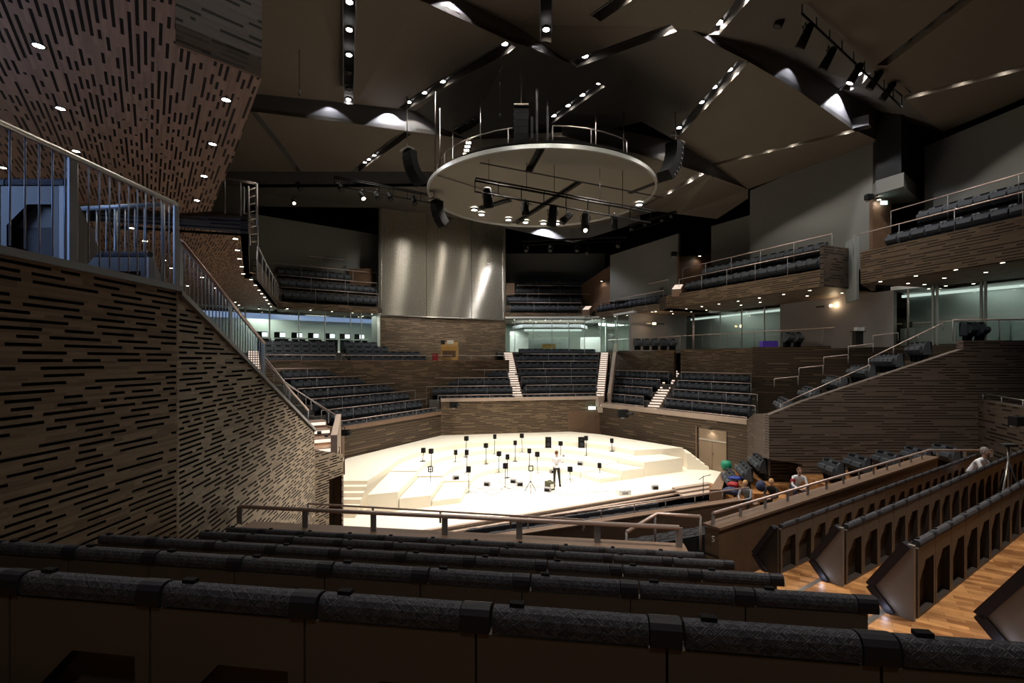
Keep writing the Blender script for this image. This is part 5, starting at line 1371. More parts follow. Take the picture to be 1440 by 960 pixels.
def truss(lb, A, B, drop_=.55, w_=.3, pmat='black', dn=Vector((0, 0, -1))):
    A, B = Vector(A), Vector(B); t = thing('lighting_truss', lb, 'truss', A)
    child(MB().tube([A, B], .045, 8).build('chord', pmat), t); child(MB().tube([A + dn * drop_, B + dn * drop_], .035, 8).build('chord', pmat), t)
    hv = (B - A).cross(Vector((0, 0, 1))).normalized() * w_
    child(MB().tube([A + hv, B + hv], .035, 8).build('chord', pmat), t)
    n = max(3, int((B - A).length / .9))
    for i in range(n + 1):
        p = A.lerp(B, i / n); child(MB().tube([p + hv, p, p + dn * drop_], .022, 6).build('brace', pmat), t)
    return t
tA, tB = W(668, 254, 20.0), W(915, 299, 21.5)
truss('long black lighting truss hanging under the canopy', tA, tB, .45)
for px in (686, 737, 775, 840, 873):
    f = (px - 668) / 247; p = tA.lerp(tB, f); child(MB().tube([p, p + Vector((0, 0, 15.0 - p.z))], .012, 6).build('cable', 'black'), [o for o in COL.objects if o.name.startswith('lighting_truss')][-1])
SLs = [(686, 278, .85, .20, (0, 24, 0)), (738, 293, .55, .16, (3, 24, 0)), (777, 303, .9, .19, (1, 26, 0)), (797, 306, .6, .15, (-6, 20, 5)), (823, 311, .8, .18, (4, 28, 0)), (864, 312, .6, .14, (6, 28, 2)), (825, 324, .3, .1, (-3, 10, 9))]
for i, (px, py, ln, r, aim) in enumerate(SLs):
    stagelight('%s black stage lamp under the canopy truss, counted from the left' % ORD[i], W(px, py, 20.3 + (px - 668) / 247 * 1.5), aim, ln, r, i in (6,), 'stage lamps on the canopy truss')
# truss at upper right
truss('short black bar at the very top right holding two lamps', W(1035, -12, 16.2), W(1112, 4, 16.4), .35)
tA, tB = W(1128, -3, 15.3), W(1268, 134, 20.5)
truss('slanting black lighting bridge at the upper right of the ceiling', tA, tB, .5)
for i, (px, py, aim) in enumerate(((1100, 22, (2, 20, 0)), (1045, 8, (-2, 20, 0)), (1133, 50, (4, 24, 0)), (1165, 82, (4, 24, 0)), (1203, 103, (5, 24, 0)), (1231, 112, (5, 26, 0)), (1249, 128, (6, 28, 0)))):
    stagelight('%s lamp hanging from the slanting bridge, from the top' % ORD[i], W(px, py, 1 / (1 / 15.3 + (px - 1128) / 140 * (1 / 20.5 - 1 / 15.3)) if px > 1128 else 16.3), aim, .7, .14, i == 4, 'stage lamps on the slanting bridge')
# far left bridge with lamps
tA, tB = W(470, 250, 31), W(610, 276, 34)
truss('dark lighting bridge below the ceiling left of the canopy', tA, tB, .5)
for i, (px, py) in enumerate(((420, 262), (478, 263), (509, 275), (530, 275), (548, 276), (582, 282))):
    stagelight('%s small lamp on the dark bridge left of the canopy' % ORD[i], W(px, py, 32), (0, 24, 0), .6, .16, i in (2,), 'lamps on the left bridge')
stagelight('single lit lamp hanging alone over the left balcony', W(413, 284, 33), (-6, 20, 4), .4, .12, True)
tA, tB = W(885, 318, 36), W(952, 298, 34)
truss('dark lighting bar above the grey panel wall', tA, tB, .4)
for i, (px, py) in enumerate(((889, 320), (908, 314), (932, 308), (945, 302), (812, 350), (826, 354), (870, 344), (740, 350), (774, 350))):
    stagelight('%s small lamp in the dark zone above the back balconies' % ORD[i], W(px, py, 37), (0, 24, 0), .5, .15, False, 'lamps above the back balconies')
truss('dim lighting bar above the back balcony beside the metal screen', W(735, 340, 37), W(880, 334, 37), .25)
for i, (px, py, a, b) in enumerate(((421, 130, 70, 128), (703, 110, 100, 160), (424, 100, 0, 0))):
    if a == 0: continue
    p, q_ = W(px, a, 20.5), W(px, b, 20.5)
    t = thing('hanging_microphone', 'thin black hook hanging from the ceiling %s' % ('at upper left' if i == 0 else 'left of the centre array'), 'microphone', p)
    child(MB().tube([p, q_], .012, 6).build('cable', 'black'), t); child(MB().tube([q_, q_ - Vector((0, 0, .2))], .04, 8).build('capsule', 'dark_metal'), t)
# stage-lit flood cluster on the disc's left rim
cl = thing('flood_cluster', 'stack of four small lit floodlights at the left rim of the canopy', 'floodlights', W(657, 210, 20.8))
for k in range(4):
    p = W(659 - k * 1.3, 202 + k * 5.3, 20.8); child(MB().box(p, (.26, .2, .13)).build('floodlight', 'dark_metal'), cl)
    child(MB().box((p.x, p.y - .11, p.z - .01), (.2, .02, .08)).build('lens', 'lens_small'), cl)
# cameras / projectors on walls
def wallcam(lb, p, s=.3):
    t = thing('wall_spotlight', lb, 'spotlight', p); p = Vector(p)
    child(MB().box(p, (s * 1.3, s, s)).build('housing', 'black'), t); child(MB().tube([p + Vector((s * .3, -s * .4, 0)), p + Vector((s * 1.2, -s * .8, .02))], s * .2, 8).build('barrel', 'dark_metal'), t)
    child(MB().box(p + Vector((0, .12, -s * .6)), (s * .4, .2, s * .3)).build('bracket', 'post_grey'), t)
wallcam('black device on the corner of the left terrace wall', W(486, 608, 25.5)); wallcam('black device on the timber wall behind the stage, left part', W(638, 569, 33.6), .4)
wallcam('black device under the pale ledge right of the exit sign', W(876, 581, 32.6), .5)
wallcam('white and black camera device on the wall at the right edge', W(1432, 592, 16), .3)
wallcam('small grey loudspeaker on the large grey wall', W(1222, 277, 24.3), .25); wallcam('small grey loudspeaker on the grey panel wall', W(948, 357, 36.2), .3)
# soffit lamps
GA = 'lamps in the left timber soffit'
for i, (px, py) in enumerate(((54, 65), (85, 153), (318, 141), (299, 203), (287, 248), (277, 282), (4, 236), (107, 213))):
    downlight(Z(px, py, SZ - .012), '%s bright lamp in the near left timber soffit' % ['first', 'second', 'third', 'fourth', 'fifth', 'sixth', 'seventh', 'dim eighth'][i], GA, .06, 'lens' if i < 7 else 'lens_small', 60, 172, .7, size=.05)
for i, (px, py) in enumerate(((331, 336), (334, 352), (337, 364), (340, 375), (342, 385), (353, 393), (359, 401), (364, 408), (368, 413), (372, 418), (375, 422), (378, 427), (381, 431), (186, 321), (204, 339), (230, 366), (240, 377), (252, 395), (264, 402), (284, 390), (303, 405), (331, 425), (336, 429), (356, 437), (364, 434))):
    if py < 330 and px < 349:
        pass
    downlight(Z(px, py, S2 - .012), '%s small lamp in the long left soffit' % (ORD[i] if i < 30 else 'far'), 'lamps in the long left soffit', .075, 'lens_small', 70, 160, .7, size=.05)
for i, (px, py) in enumerate(((404, 434), (437, 436), (467, 438), (496, 440), (523, 441.5), (389, 440), (419, 441), (448, 443), (479, 444), (510, 445))):
    downlight(Z(px, py, 10.04), '%s tiny lamp under the left back balcony' % ORD[i], 'tiny lamps under the left back balcony', .085, 'lens_small', 22, 130, .7)
for i, (px, py) in enumerate(((723, 449.5), (746, 450), (767, 450), (788, 450), (809, 450), (735, 453), (754, 453), (776, 453.5), (799, 454.5))):
    downlight(Z(px, py, 10.08), '%s tiny lamp under the centre back balcony' % ORD[i], 'tiny lamps under the centre balcony', .085, 'lens_small', 22, 130, .7)
for i, (px, py) in enumerate(((833, 449.5), (849, 447.5), (865, 445), (882, 443.5), (902, 441), (917, 438.5), (889, 446.5), (906, 444.5), (922, 438), (944, 437.5), (946, 441))):
    downlight(Z(px, py, 10.08), '%s tiny lamp under the short right balcony' % ORD[i], 'tiny lamps under the short balcony', .085, 'lens_small', 22, 130, .7)
for i, (px, py) in enumerate(((965, 434.5), (987, 431), (1011, 427.5), (1038, 423.5), (1068, 419), (1102, 414), (1139, 408.5), (972, 438.5), (993, 436), (1042, 429), (1069, 425), (1135, 416))):
    downlight(Z(px, py, 10.08), '%s small lamp under the long right balcony' % ORD[i], 'lamps under the long right balcony', .08, 'lens_small', 26, 130, .7)
for i, (px, py) in enumerate(((1238, 396), (1288, 388), (1344, 379.5), (1410, 369.5), (1277, 398.5), (1300, 400), (1328, 391), (1386, 383), (1184, 412), (1306, 406), (1330, 402), (1369, 399))):
    downlight(Z(px, py, 10.08), '%s small lamp under the far right balcony' % ORD[i], 'lamps under the far right balcony', .075, 'lens_small', 26, 130, .7)
for i, (px, py, d) in enumerate(((984, 360, 37), (846, 395.5, 43.5), (1236, 281, 24.6))):
    downlight(W(px, py, d), 'small bright lamp %s' % ['above the stair head of the long right balcony', 'beside the exit sign at the back balcony', 'under the pale booth'][i], None, .09, 'lens_small', 30, 150, .8)
for i, (px, py, d) in enumerate(((1165, 430, 29), (917, 455, 38.0))):
    p = W(px, py, d); t = thing('wall_lamp', 'warm wall lamp on a dark bar on the %s grey gallery wall' % ['right', 'left'][i], 'wall lamp', p)
    child(MB().box((p.x + .2, p.y - .05, p.z), (1.7, .06, .10), -.9 if i == 0 else .3).build('bar', 'dark_metal'), t)
    child(MB().tube([(p.x, p.y - .15, p.z), (p.x + .25, p.y - .15, p.z)], .08, 8).build('bulb', 'lens_amber'), t)
    ld = bpy.data.lights.new('lamp', 'POINT'); ld.energy = 25; ld.color = (1, .75, .45); ld.shadow_soft_size = .1
    l = bpy.data.objects.new('lamp', ld); COL.objects.link(l); l.parent = t; l.location = (0, -.5, 0)
# gallery seats pairs and small things on the right gallery
def gseats(px0, px1, py, d, n, lbl):
    P0, P1 = W(px0, py, d), W(px1, py, d)
    for i in range(n):
        p = P0.lerp(P1, (i + .5) / n)
        o = bpy.data.objects.new('auditorium_seat', FSM); COL.objects.link(o); o.location = (p.x, p.y, 7.16); o.rotation_euler = (0, 0, math.pi + .35)
        tag(o, '%s %s' % (ORD[i], lbl), 'seat', lbl)
gseats(889, 950, 480, 37.0, 5, 'loose dark seat by the left grey gallery wall'); gseats(1097, 1125, 478, 28.5, 2, 'dark seat of the pair on the right gallery'); gseats(1346, 1380, 470, 21.0, 2, 'dark seat of the pair above the big right wall')
p = W(1081, 486, 28.8); tag(MB().box((p.x, p.y, 7.35), (.9, .4, .35)).build('draped_table', 'purple_cloth'), 'low table with a bright purple cloth beside the pair of gallery seats', 'table')
p = W(1206, 470, 26.5); t = thing('side_table', 'small stand with white papers against the right grey wall', 'side table', (p.x, p.y, 7.16))
MB().box((0, 0, .8), (.6, .4, .05)).build('top', 'dark_metal', t); MB().box((0, 0, .4), (.4, .3, .8)).build('base', 'dark_metal', t); MB().box((.05, -.05, .93), (.4, .25, .2)).build('papers', 'white_paint', t)
p = W(1276, 478, 25.5); t = thing('lectern', 'small dark stand near the pale pole on the right gallery', 'stand', (p.x, p.y, 7.16))
MB().box((0, 0, .45), (.5, .3, .9)).build('base', 'mauve_wall', t); MB().box((0, 0, 1.1), (.45, .1, .3)).build('monitor', 'black', t)
p = W(1277, 440, 25.2); tag(MB().tube([(p.x, p.y, 7.15), (p.x, p.y, 10.1)], .045, 8).build('steel_pole', 'rail_bronze'), 'thin pale vertical pole at the end of the right grey wall', 'pole')
p = W(975, 460, 38.5); tag(MB().tube([(p.x, p.y, 7.15), (p.x, p.y, 10.1)], .09, 8).build('steel_pole', 'rail_bronze'), 'thin pale vertical pole left of the middle glass wall', 'pole')

# ---------------------------------------------------------------- things on the stage
def zone(x, y):
    r = math.hypot(x - cx, y - cy); a = math.degrees(math.atan2(y - cy, x - cx))
    if a < -90: a += 360
    if not (A0 <= a <= A1): return 0.0
    if r > 7.1: return 1.1
    if r > 5.8: return .82
    if r > 4.5: return .55
    if r > 3.1: return .28
    return 0.0
def ground(px, py):
    best = None
    for dy in (0, .8, -.8, 1.6, 2.4, -1.6, 3.2, 4):
        for z in (1.1, .82, .55, .28, 0.0):
            p = Z(px, py + dy, z)
            if abs(zone(p.x, p.y) - z) < .01: return p
    return Z(px, py, 0.0)
SPK = [(692, 258, 688, 350, 0), (757, 265, 759, 398, 0), (965, 275, 963, 360, 0), (1055, 158, 1049, 315, 0), (1058, 275, 1057, 453, 0), (1073, 418, 1076, 619, 0), (1220, 208, 1221, 363, 0), (1295, 142, 1292, 297, 0), (1330, 287, 1329, 453, 0), (1402, 313, 1399, 490, 0), (1385, 388, 1380, 579, 0)]
SPK = [(480 + a / 6, 590 + b / 6, 480 + c / 6, 590 + d / 6) for a, b, c, d, e in SPK]
SPK += [(700 + a / 6, 590 + b / 6, 700 + c / 6, 590 + d / 6) for a, b, c, d in ((203, 125, 205, 271), (147, 180, 146, 337), (530, 200, 529, 305), (745, 155, 748, 308), (962, 177, 963, 266), (266, 263, 267, 388), (333, 291, 337, 458), (1107, 328, 1105, 422), (858, 385, 861, 485), (610, 417, 612, 517))]
for i, (sx, sy, bx_, by) in enumerate(SPK):
    g = ground(bx_, by); h = (by - sy) / F * g.y
    t = thing('speaker_on_stand', 'small black loudspeaker on a thin stand, %s from the left among those on stage' % '#', 'speaker', g)
    t['px'] = sx
    rz = random.uniform(-.5, .5)
    MB().box((0, 0, 0), (.20, .20, .26), rz).build('speaker_box', 'black', t).location = ((sx - bx_) / F * g.y, 0, h)
    MB().tube([(0, 0, .02), ((sx - bx_) / F * g.y, 0, h - .12)], .019, 6).build('pole', 'dark_metal', t)
    if i % 3 != 0:
        b_ = MB()
        for k in range(3): a = rz + k * 2.094; b_.tube([(0, 0, .10), (.26 * math.cos(a), .26 * math.sin(a), .012)], .011, 5)
        b_.build('tripod_base', 'dark_metal', t)
    else: MB().lathe([(0, .02), (.15, .015), (.16, 0)], n=12).build('round_base', 'dark_metal', t)
lst = sorted([o for o in COL.objects if o.name.startswith('speaker_on_stand')], key=lambda o: o['px'])
for i, o in enumerate(lst):
    o['label'] = 'small black loudspeaker on a thin stand, %s from the left on the stage' % ORD[i]; o['group'] = 'loudspeakers on stands on the stage'
    del o['px']
for i, (px, py, lb) in enumerate(((771, 629, 'larger black loudspeaker standing on the top stage level above the standing man'), (817.5, 629, 'larger black loudspeaker on the top stage level to the right'))):
    g = ground(px, py)
    t = thing('loudspeaker', lb, 'speaker', g)
    MB().box((0, 0, .34), (.36, .34, .62)).build('cabinet', 'black', t); MB().tube([(0, -.175, .22), (0, -.19, .22)], .13, 14).build('woofer', 'dark_metal', t); MB().tube([(0, -.175, .5), (0, -.19, .5)], .06, 12).build('tweeter', 'dark_metal', t)
    MB().box((0, 0, .015), (.4, .38, .03)).build('base_plate', 'dark_metal', t)
FLR = [(585, 667, 'left of the framed stand'), (641, 674, 'near the second arc on the left'), (685, 683, 'in front of the tall stand at the left'), (816, 654, 'right of the standing man'), (868.5, 659, 'on the low box at the right'), (722, 679, 'left of the tripod frame'), (777, 665, 'just left of the standing man'), (770, 691, 'below the small case'), (921, 688, 'near the right front edge of the stage'), (731, 683, 'beside the tripod frame')]
for i, (px, py, lb) in enumerate(FLR):
    g = ground(px, py); t = thing('floor_monitor', 'small grey speaker lying ' + lb, 'speaker', g, random.uniform(-.6, .6))
    MB().extr([(-.1, 0), (.12, 0), (.12, .12), (-.02, .24), (-.1, .2)], lambda w_, a, b: (w_, a, b), -.15, .15).build('cabinet', 'post_grey', t)
    MB().extr([(-.075, .03), (-.105, .03), (-.105, .16), (-.075, .17)], lambda w_, a, b: (w_, a, b), -.12, .12).build('grille', 'black', t)
def frame(t, c, w_, h_, cross, mt='black'):
    m = MB(); a, b = w_ / 2, h_ / 2
    for p, q_ in (((-a, -b), (a, -b)), ((a, -b), (a, b)), ((a, b), (-a, b)), ((-a, b), (-a, -b))): m.tube([(c[0] + p[0], c[1], c[2] + p[1]), (c[0] + q_[0], c[1], c[2] + q_[1])], .028, 6)
    if cross: m.tube([(c[0] - a, c[1], c[2]), (c[0] + a, c[1], c[2])], .02, 6); m.tube([(c[0], c[1], c[2] - b), (c[0], c[1], c[2] + b)], .02, 6)
    m.build('frame', mt, t)
def tripod(t, h, sp_, mt='black'):
    for k in range(3):
        a = .5 + k * 2.094; MB().tube([(0, 0, h * .55), (sp_ * math.cos(a), sp_ * math.sin(a), .01)], .016, 6).build('leg', mt, t)
    MB().tube([(0, 0, h * .2), (0, 0, h)], .018, 6).build('column', mt, t)
g = ground(605.3, 692); t = thing('framed_stand', 'thin stand topped by a black square frame with four panes', 'stand', g); hh = 32.5 / F * g.y
MB().tube([(0, 0, .0), (0, 0, hh - .1)], .014, 6).build('pole', 'dark_metal', t); MB().lathe([(0, .02), (.16, .01), (.17, 0)], n=12).build('round_base', 'dark_metal', t); frame(t, (0, 0, hh), .2, .24, True)
g = ground(746, 692); t = thing('framed_tripod', 'black tripod carrying an empty square frame beside the standing man', 'tripod', g); hh = 33 / F * g.y
tripod(t, hh - .12, .32); frame(t, (.02, 0, hh + .02), .19, .24, False)
g = ground(618, 680); t = thing('music_stand', 'small pale open frame lying near the framed stand', 'stand', g); frame(t, (0, 0, .14), .2, .16, False, 'post_grey')
g = ground(773, 688); t = thing('equipment_case', 'small olive case with a handle beside the standing man', 'case', g, .5)
MB().box((0, 0, .2), (.32, .42, .4)).build('body', 'olive', t); MB().box((0, -.215, .2), (.2, .02, .22)).build('front_panel', 'white_paint', t); MB().tube([(-.08, 0, .4), (-.08, 0, .46), (.08, 0, .46), (.08, 0, .4)], .015, 6).build('handle', 'black', t)
g = ground(876.5, 695); t = thing('white_box', 'low white box with a grey front near the right edge of the stage', 'box', g, .2)
MB().box((0, 0, .12), (.62, .42, .24)).build('body', 'white_paint', t); MB().box((0, -.215, .1), (.3, .02, .1)).build('vent', 'post_grey', t)
g = ground(792, 640); t = thing('microphone_stand', 'grey microphone ball on a stand right of the standing man', 'microphone', W(789, 643, 26.8)); 
tb = t.location; z_ = zone(tb.x, tb.y); t.location = (tb.x, tb.y, z_)
MB().tube([(0, 0, 0), (0, 0, .9), (.12, 0, 1.05)], .012, 6).build('pole', 'dark_metal', t); MB().lathe([(0, -.07), (.05, -.05), (.07, 0), (.05, .05), (0, .07)], (.14, 0, 1.1), 12).build('head', 'post_grey', t)
m = MB()
for a, b, c in (((640, 682), (700, 688), (770, 684)), ((700, 676), (735, 684), (765, 682)), ((770, 690), (800, 696), (860, 690)), ((596, 690), (612, 694), (616, 692)), ((655, 693), (664, 690), (672, 694)), ((800, 672), (825, 670), (850, 664)), ((705, 690), (690, 696), (680, 690))):
    t = MB().tube([Z(a[0], a[1], .012), Z((a[0] + b[0]) / 2, (a[1] + b[1]) / 2 + 1, .012), Z(b[0], b[1], .012), Z((c[0] + b[0]) / 2, (c[1] + b[1]) / 2 - 1, .012), Z(c[0], c[1], .012)], .012, 5).build('cable', 'post_grey')
    tag(t, 'thin grey cable lying on the white stage floor', 'cable', 'cables on the stage floor')
g = Z(989, 699, -.1); g.y = 22.2; g = W(989, 700, 22.5); t = thing('microphone_stand', 'dark boom microphone stand at the right front corner of the stage', 'microphone stand', g)
MB().tube([(0, 0, 0), (0, 0, 1.0)], .016, 6).build('pole', 'black', t); MB().tube([(-.2, 0, .85), (0, 0, 1.0), (.35, 0, 1.08)], .014, 6).build('boom', 'black', t)
for k in range(3): a = k * 2.1; MB().tube([(0, 0, .1), (.25 * math.cos(a), .25 * math.sin(a), 0)], .013, 6).build('leg', 'black', t)

# ---------------------------------------------------------------- people
def skinbody(joints, edges, mat, name, sub=1):
    me = bpy.data.meshes.new(name); me.from_pydata([j[:3] for j in joints], [], []); 
    me = bpy.data.meshes.new(name); me.from_pydata([tuple(j[:3]) for j in joints], edges, [])
    o = bpy.data.objects.new(name, me); COL.objects.link(o)
    sm = o.modifiers.new('skin', 'SKIN'); sm.use_smooth_shade = True
    for i, j in enumerate(joints):
        v = me.skin_vertices[0].data[i] if len(me.skin_vertices) else None
        if v: v.radius = (j[3], j[4] if len(j) > 4 else j[3]); v.use_root = (i == 0)
    ss = o.modifiers.new('sub', 'SUBSURF'); ss.levels = 1; ss.render_levels = 1
    me.materials.append(MATS[mat])
    return o
def ensure_skin(o, joints):
    bm = bmesh.new(); bm.from_mesh(o.data); lay = bm.verts.layers.skin.verify(); bm.verts.ensure_lookup_table()
    for i, j in enumerate(joints):
        bm.verts[i][lay].radius = (j[3], j[4] if len(j) > 4 else j[3]); bm.verts[i][lay].use_root = (i == 0)
    bm.to_mesh(o.data); bm.free()
def sb(joints, edges, mat, name, par=None):
    o = skinbody(joints, edges, mat, name); ensure_skin(o, joints)
    dg = bpy.context.evaluated_depsgraph_get(); dg.update()
    me = bpy.data.meshes.new_from_object(o.evaluated_get(dg), depsgraph=dg)
    o.modifiers.clear(); o.data = me; me.name = name
    if not me.materials: me.materials.append(MATS[mat])
    for p in me.polygons: p.use_smooth = True
    if par: o.parent = par
    return o
def head(par, c, r, yaw, hair, mat_hair, long_=False):
    """ovoid head with nose, ears; hair cap as a child"""
    cs, sn = math.cos(yaw), math.sin(yaw)
    R_ = lambda x, y, z: (c[0] + x * cs - y * sn, c[1] + x * sn + y * cs, c[2] + z)
    m = MB()
    def ell(m, cc, rx, ry, rz_, n=12, k=8, cut=None):
        for i in range(k):
            a0, a1 = math.pi * i / k - math.pi / 2, math.pi * (i + 1) / k - math.pi / 2
            for j in range(n):
                b0, b1 = 2 * math.pi * j / n, 2 * math.pi * (j + 1) / n
                g_ = lambda a, b: R_(cc[0] + rx * math.cos(a) * math.cos(b), cc[1] + ry * math.cos(a) * math.sin(b), cc[2] + rz_ * math.sin(a))
                if cut and cut(a1, b0): continue
                m.face([g_(a0, b0), g_(a0, b1), g_(a1, b1), g_(a1, b0)], None, True)
    ell(m, (0, 0, 0), r * .78, r * .92, r * 1.12)
    ell(m, (0, -r * .92, -r * .1), r * .13, r * .2, r * .2, 6, 4)
    for s in (-1, 1): ell(m, (s * r * .8, 0, -r * .05), r * .1, r * .2, r * .28, 6, 4)
    m.tube([R_(0, .02, -r * 1.6), R_(0, 0, -r * .7)], r * .5, 8)
    m.build('head', 'skin', par)
    h = MB(); ell(h, (0, r * .12, r * .14), r * .86, r * 1.0, r * 1.1, cut=lambda a, b: (a < .35 and 3.6 < b < 5.8) or (a < -.5 and not long_))
    if long_: h.mat('x') if False else None
    h.build('hair', mat_hair, par)
    e = MB()
    for s in (-1, 1): ell(e, (s * r * .3, -r * .82, r * .05), r * .1, r * .08, r * .07, 6, 4)
    e.build('eyes', 'black', par)
def hand(par, p, d, s=1.0):
    """palm with five separate bent fingers"""
    p = Vector(p); d = Vector(d).normalized(); a = d.cross(Vector((0, 0, 1)))
    if a.length < .2: a = Vector((1, 0, 0))
    a.normalize(); n = a.cross(d).normalized(); m = MB()
    m.hexa([p - a * .035 * s - n * .012, p + a * .035 * s - n * .012, p + a * .04 * s + d * .09 * s - n * .012, p - a * .04 * s + d * .09 * s - n * .012],
           [p - a * .035 * s + n * .012, p + a * .035 * s + n * .012, p + a * .04 * s + d * .09 * s + n * .012, p - a * .04 * s + d * .09 * s + n * .012])
    for i, (o_, l) in enumerate(((-.032, .06), (-.011, .075), (.011, .07), (.032, .055))):
        b = p + a * o_ * s + d * .088 * s; m.tube([b, b + d * l * .5 * s, b + d * l * .9 * s - n * .025 * s], [.0095, .009, .007], 6)
    b = p + a * .036 * s + d * .03 * s; m.tube([b, b + (a + d) * .03 * s, b + (a * .6 + d) * .05 * s], [.011, .010, .008], 6)
    m.build('hand', 'skin', par)
# standing man seen from behind, right arm raised a little
g = ground(782.5, 683); pz = g.z
man = thing('person', 'standing person in a white shirt and dark trousers seen from behind on stage', 'person', g)
S_ = 1.0
body = sb([(0, 0, 1.0, .15, .11), (0, 0, 1.22, .15, .105), (0, -.01, 1.40, .17, .11), (0, 0, 1.53, .06, .06), (-.19, 0, 1.43, .06, .06), (-.25, -.03, 1.14, .045, .045), (-.14, -.2, 1.05, .035, .035), (.19, 0, 1.43, .06, .06), (.27, -.06, 1.16, .045, .045), (.30, -.28, 1.28, .035, .035)],
          [(0, 1), (1, 2), (2, 3), (2, 4), (4, 5), (5, 6), (2, 7), (7, 8), (8, 9)], 'shirt_white', 'shirt', man)
legs = sb([(0, 0, 1.0, .15, .11), (-.09, 0, .88, .095, .095), (-.10, -.01, .48, .07, .07), (-.11, .02, .08, .055, .055), (.10, 0, .88, .095, .095), (.14, -.01, .48, .07, .07), (.18, .03, .08, .055, .055)],
          [(0, 1), (1, 2), (2, 3), (0, 4), (4, 5), (5, 6)], 'trouser', 'trousers', man)
for s in (-.11, .18): MB().extr([(-.17, 0), (.08, 0), (.08, .09), (-.02, .10), (-.17, .05)], lambda w_, a, b: (w_, a, b), s - .045, s + .045).build('shoe', 'black', man)
head(man, (0, -.01, 1.68), .105, math.pi, True, 'hair_brown')
hand(man, (-.14, -.2, 1.05), (.4, -.6, .1)); hand(man, (.30, -.28, 1.28), (.1, -1, .3))
def seated(lb, g, rz, top, topm, hairm, lean=.25, trousers='trouser', arms=0):
    t = thing('person', lb, 'person', g, rz)
    l = lean
    sb([(0, .0, .55, .15, .12), (0, -l * .5, .80, .145, .11), (0, -l, .98, .165, .105), (0, -l - .02, 1.10, .05, .05), (-.19, -l, .98, .058, .058), (-.24, -l - .10, .72, .043, .043), (-.10, -l - .32, .66, .033, .033), (.19, -l, .98, .058, .058), (.24, -l - .10, .72, .043, .043), (.10, -l - .32, .68, .033, .033)],
       [(0, 1), (1, 2), (2, 3), (2, 4), (4, 5), (5, 6), (2, 7), (7, 8), (8, 9)], topm, top, t)
    sb([(0, .02, .52, .15, .12), (-.10, -.10, .50, .085, .085), (-.14, -.46, .52, .065, .065), (-.14, -.42, .08, .05, .05), (.10, -.10, .50, .085, .085), (.14, -.46, .52, .065, .065), (.14, -.42, .08, .05, .05)],
       [(0, 1), (1, 2), (2, 3), (0, 4), (4, 5), (5, 6)], trousers, 'trousers', t)
    for s in (-.14, .14): MB().extr([(-.58, 0), (-.34, 0), (-.34, .09), (-.42, .1), (-.58, .05)], lambda w_, a, b: (w_, a, b), s - .045, s + .045).build('shoe', 'black', t)
    head(t, (0, -l - .06, 1.25), .105, 0, True, hairm)
    hand(t, (-.10, -l - .32, .66), (.5, -.6, -.1)); hand(t, (.10, -l - .32, .68), (-.5, -.6, -.1))
    return t
def on(px, py, d, h): p = W(px, py, d); return (p.x, p.y, p.z - h)
seated('seated person with blond hair and a grey sweater, elbows on knees, by the barrier', on(1054, 679, 19.0, 1.2), -.9, 'sweater', 'shirt_grey', 'hair_blond', .3)
seated('seated blond person in dark clothes with hands together, right of the grey sweater', on(1090, 677, 18.6, 1.2), -.9, 'jacket', 'trouser', 'hair_blond', .28)
seated('person in a white and grey top bending over something by the big right wall', on(1119, 661, 18.0, 1.15), -.3, 'top', 'shirt_white', 'hair_brown', .45, 'navy')
seated('blurred person in a pale top leaning beside the tripod at the right', on(1362, 634, 13.6, 1.2), .4, 'top', 'shirt_white', 'mauve_wall', .3, 'navy')
for (px, py, d, dx, dy, dz, mt, lb, cat) in ((1034, 672, 20.2, .5, .4, .16, 'blue_cloth', 'crumpled bright blue jacket behind the brown barrier', 'jacket'), (1031, 681, 19.8, .42, .4, .22, 'red_cloth', 'crumpled red bag behind the brown barrier', 'bag'), (1070, 683, 18.8, .34, .34, .42, 'navy', 'dark navy backpack between the two seated blond people', 'backpack'), (1028, 690, 19.2, .6, .5, .3, 'navy', 'dark coat bundle at the foot of the brown barrier', 'coat'), (1115, 676, 17.6, .16, .16, .2, 'red_cloth', 'small red bag below the bending person', 'bag')):
    p = W(px, py, d); me_ = MB()
    for i in range(8):
        for j in range(12):
            a0, a1 = math.pi * i / 8 - math.pi / 2, math.pi * (i + 1) / 8 - math.pi / 2; b0, b1 = 2 * math.pi * j / 12, 2 * math.pi * (j + 1) / 12
            def gg(a, b):
                k = 1 + .22 * math.sin(3 * b + 2 * math.sin(2 * a)) + .1 * math.sin(7 * b + 5 * a) ; return (p.x + dx / 2 * math.cos(a) * math.cos(b) * k, p.y + dy / 2 * math.cos(a) * math.sin(b) * k, p.z + dz / 2 * math.sin(a) * (1 + .1 * math.sin(5 * b)))
            me_.face([gg(a0, b0), gg(a0, b1), gg(a1, b1), gg(a1, b0)], None, True)
    tag(me_.build(cat, mt), lb, cat)
f_ = .2; p = Vector((bar_a.x + (bar_b.x - bar_a.x) * f_ + .2, bar_a.y + (bar_b.y - bar_a.y) * f_, bar_a.z + (bar_b.z - bar_a.z) * f_ + .24)); t = MB().lathe([(0, -.25), (.2, -.2), (.27, 0), (.2, .2), (0, .25)], tuple(p), 14).build('green_bag', 'green_ball'); tag(t, 'round green bag on top of the brown barrier', 'bag')
for (px, py, d, h) in ((1054, 679, 19.0, 1.2), (1090, 677, 18.6, 1.2), (1119, 661, 18.0, 1.15), (1362, 634, 13.6, 1.2)):
    x, y, z = on(px, py, d, h)
    struct(MB().box((x, y, z - .35), (1.5, 1.7, .7), -.5).build('floor_side', 'parquet'))
    if px < 1300: struct(MB().box((x + .12, y + .12, z + .2), (.5, .42, .42), -.9).build('trim_bench', 'ledge_wood'))
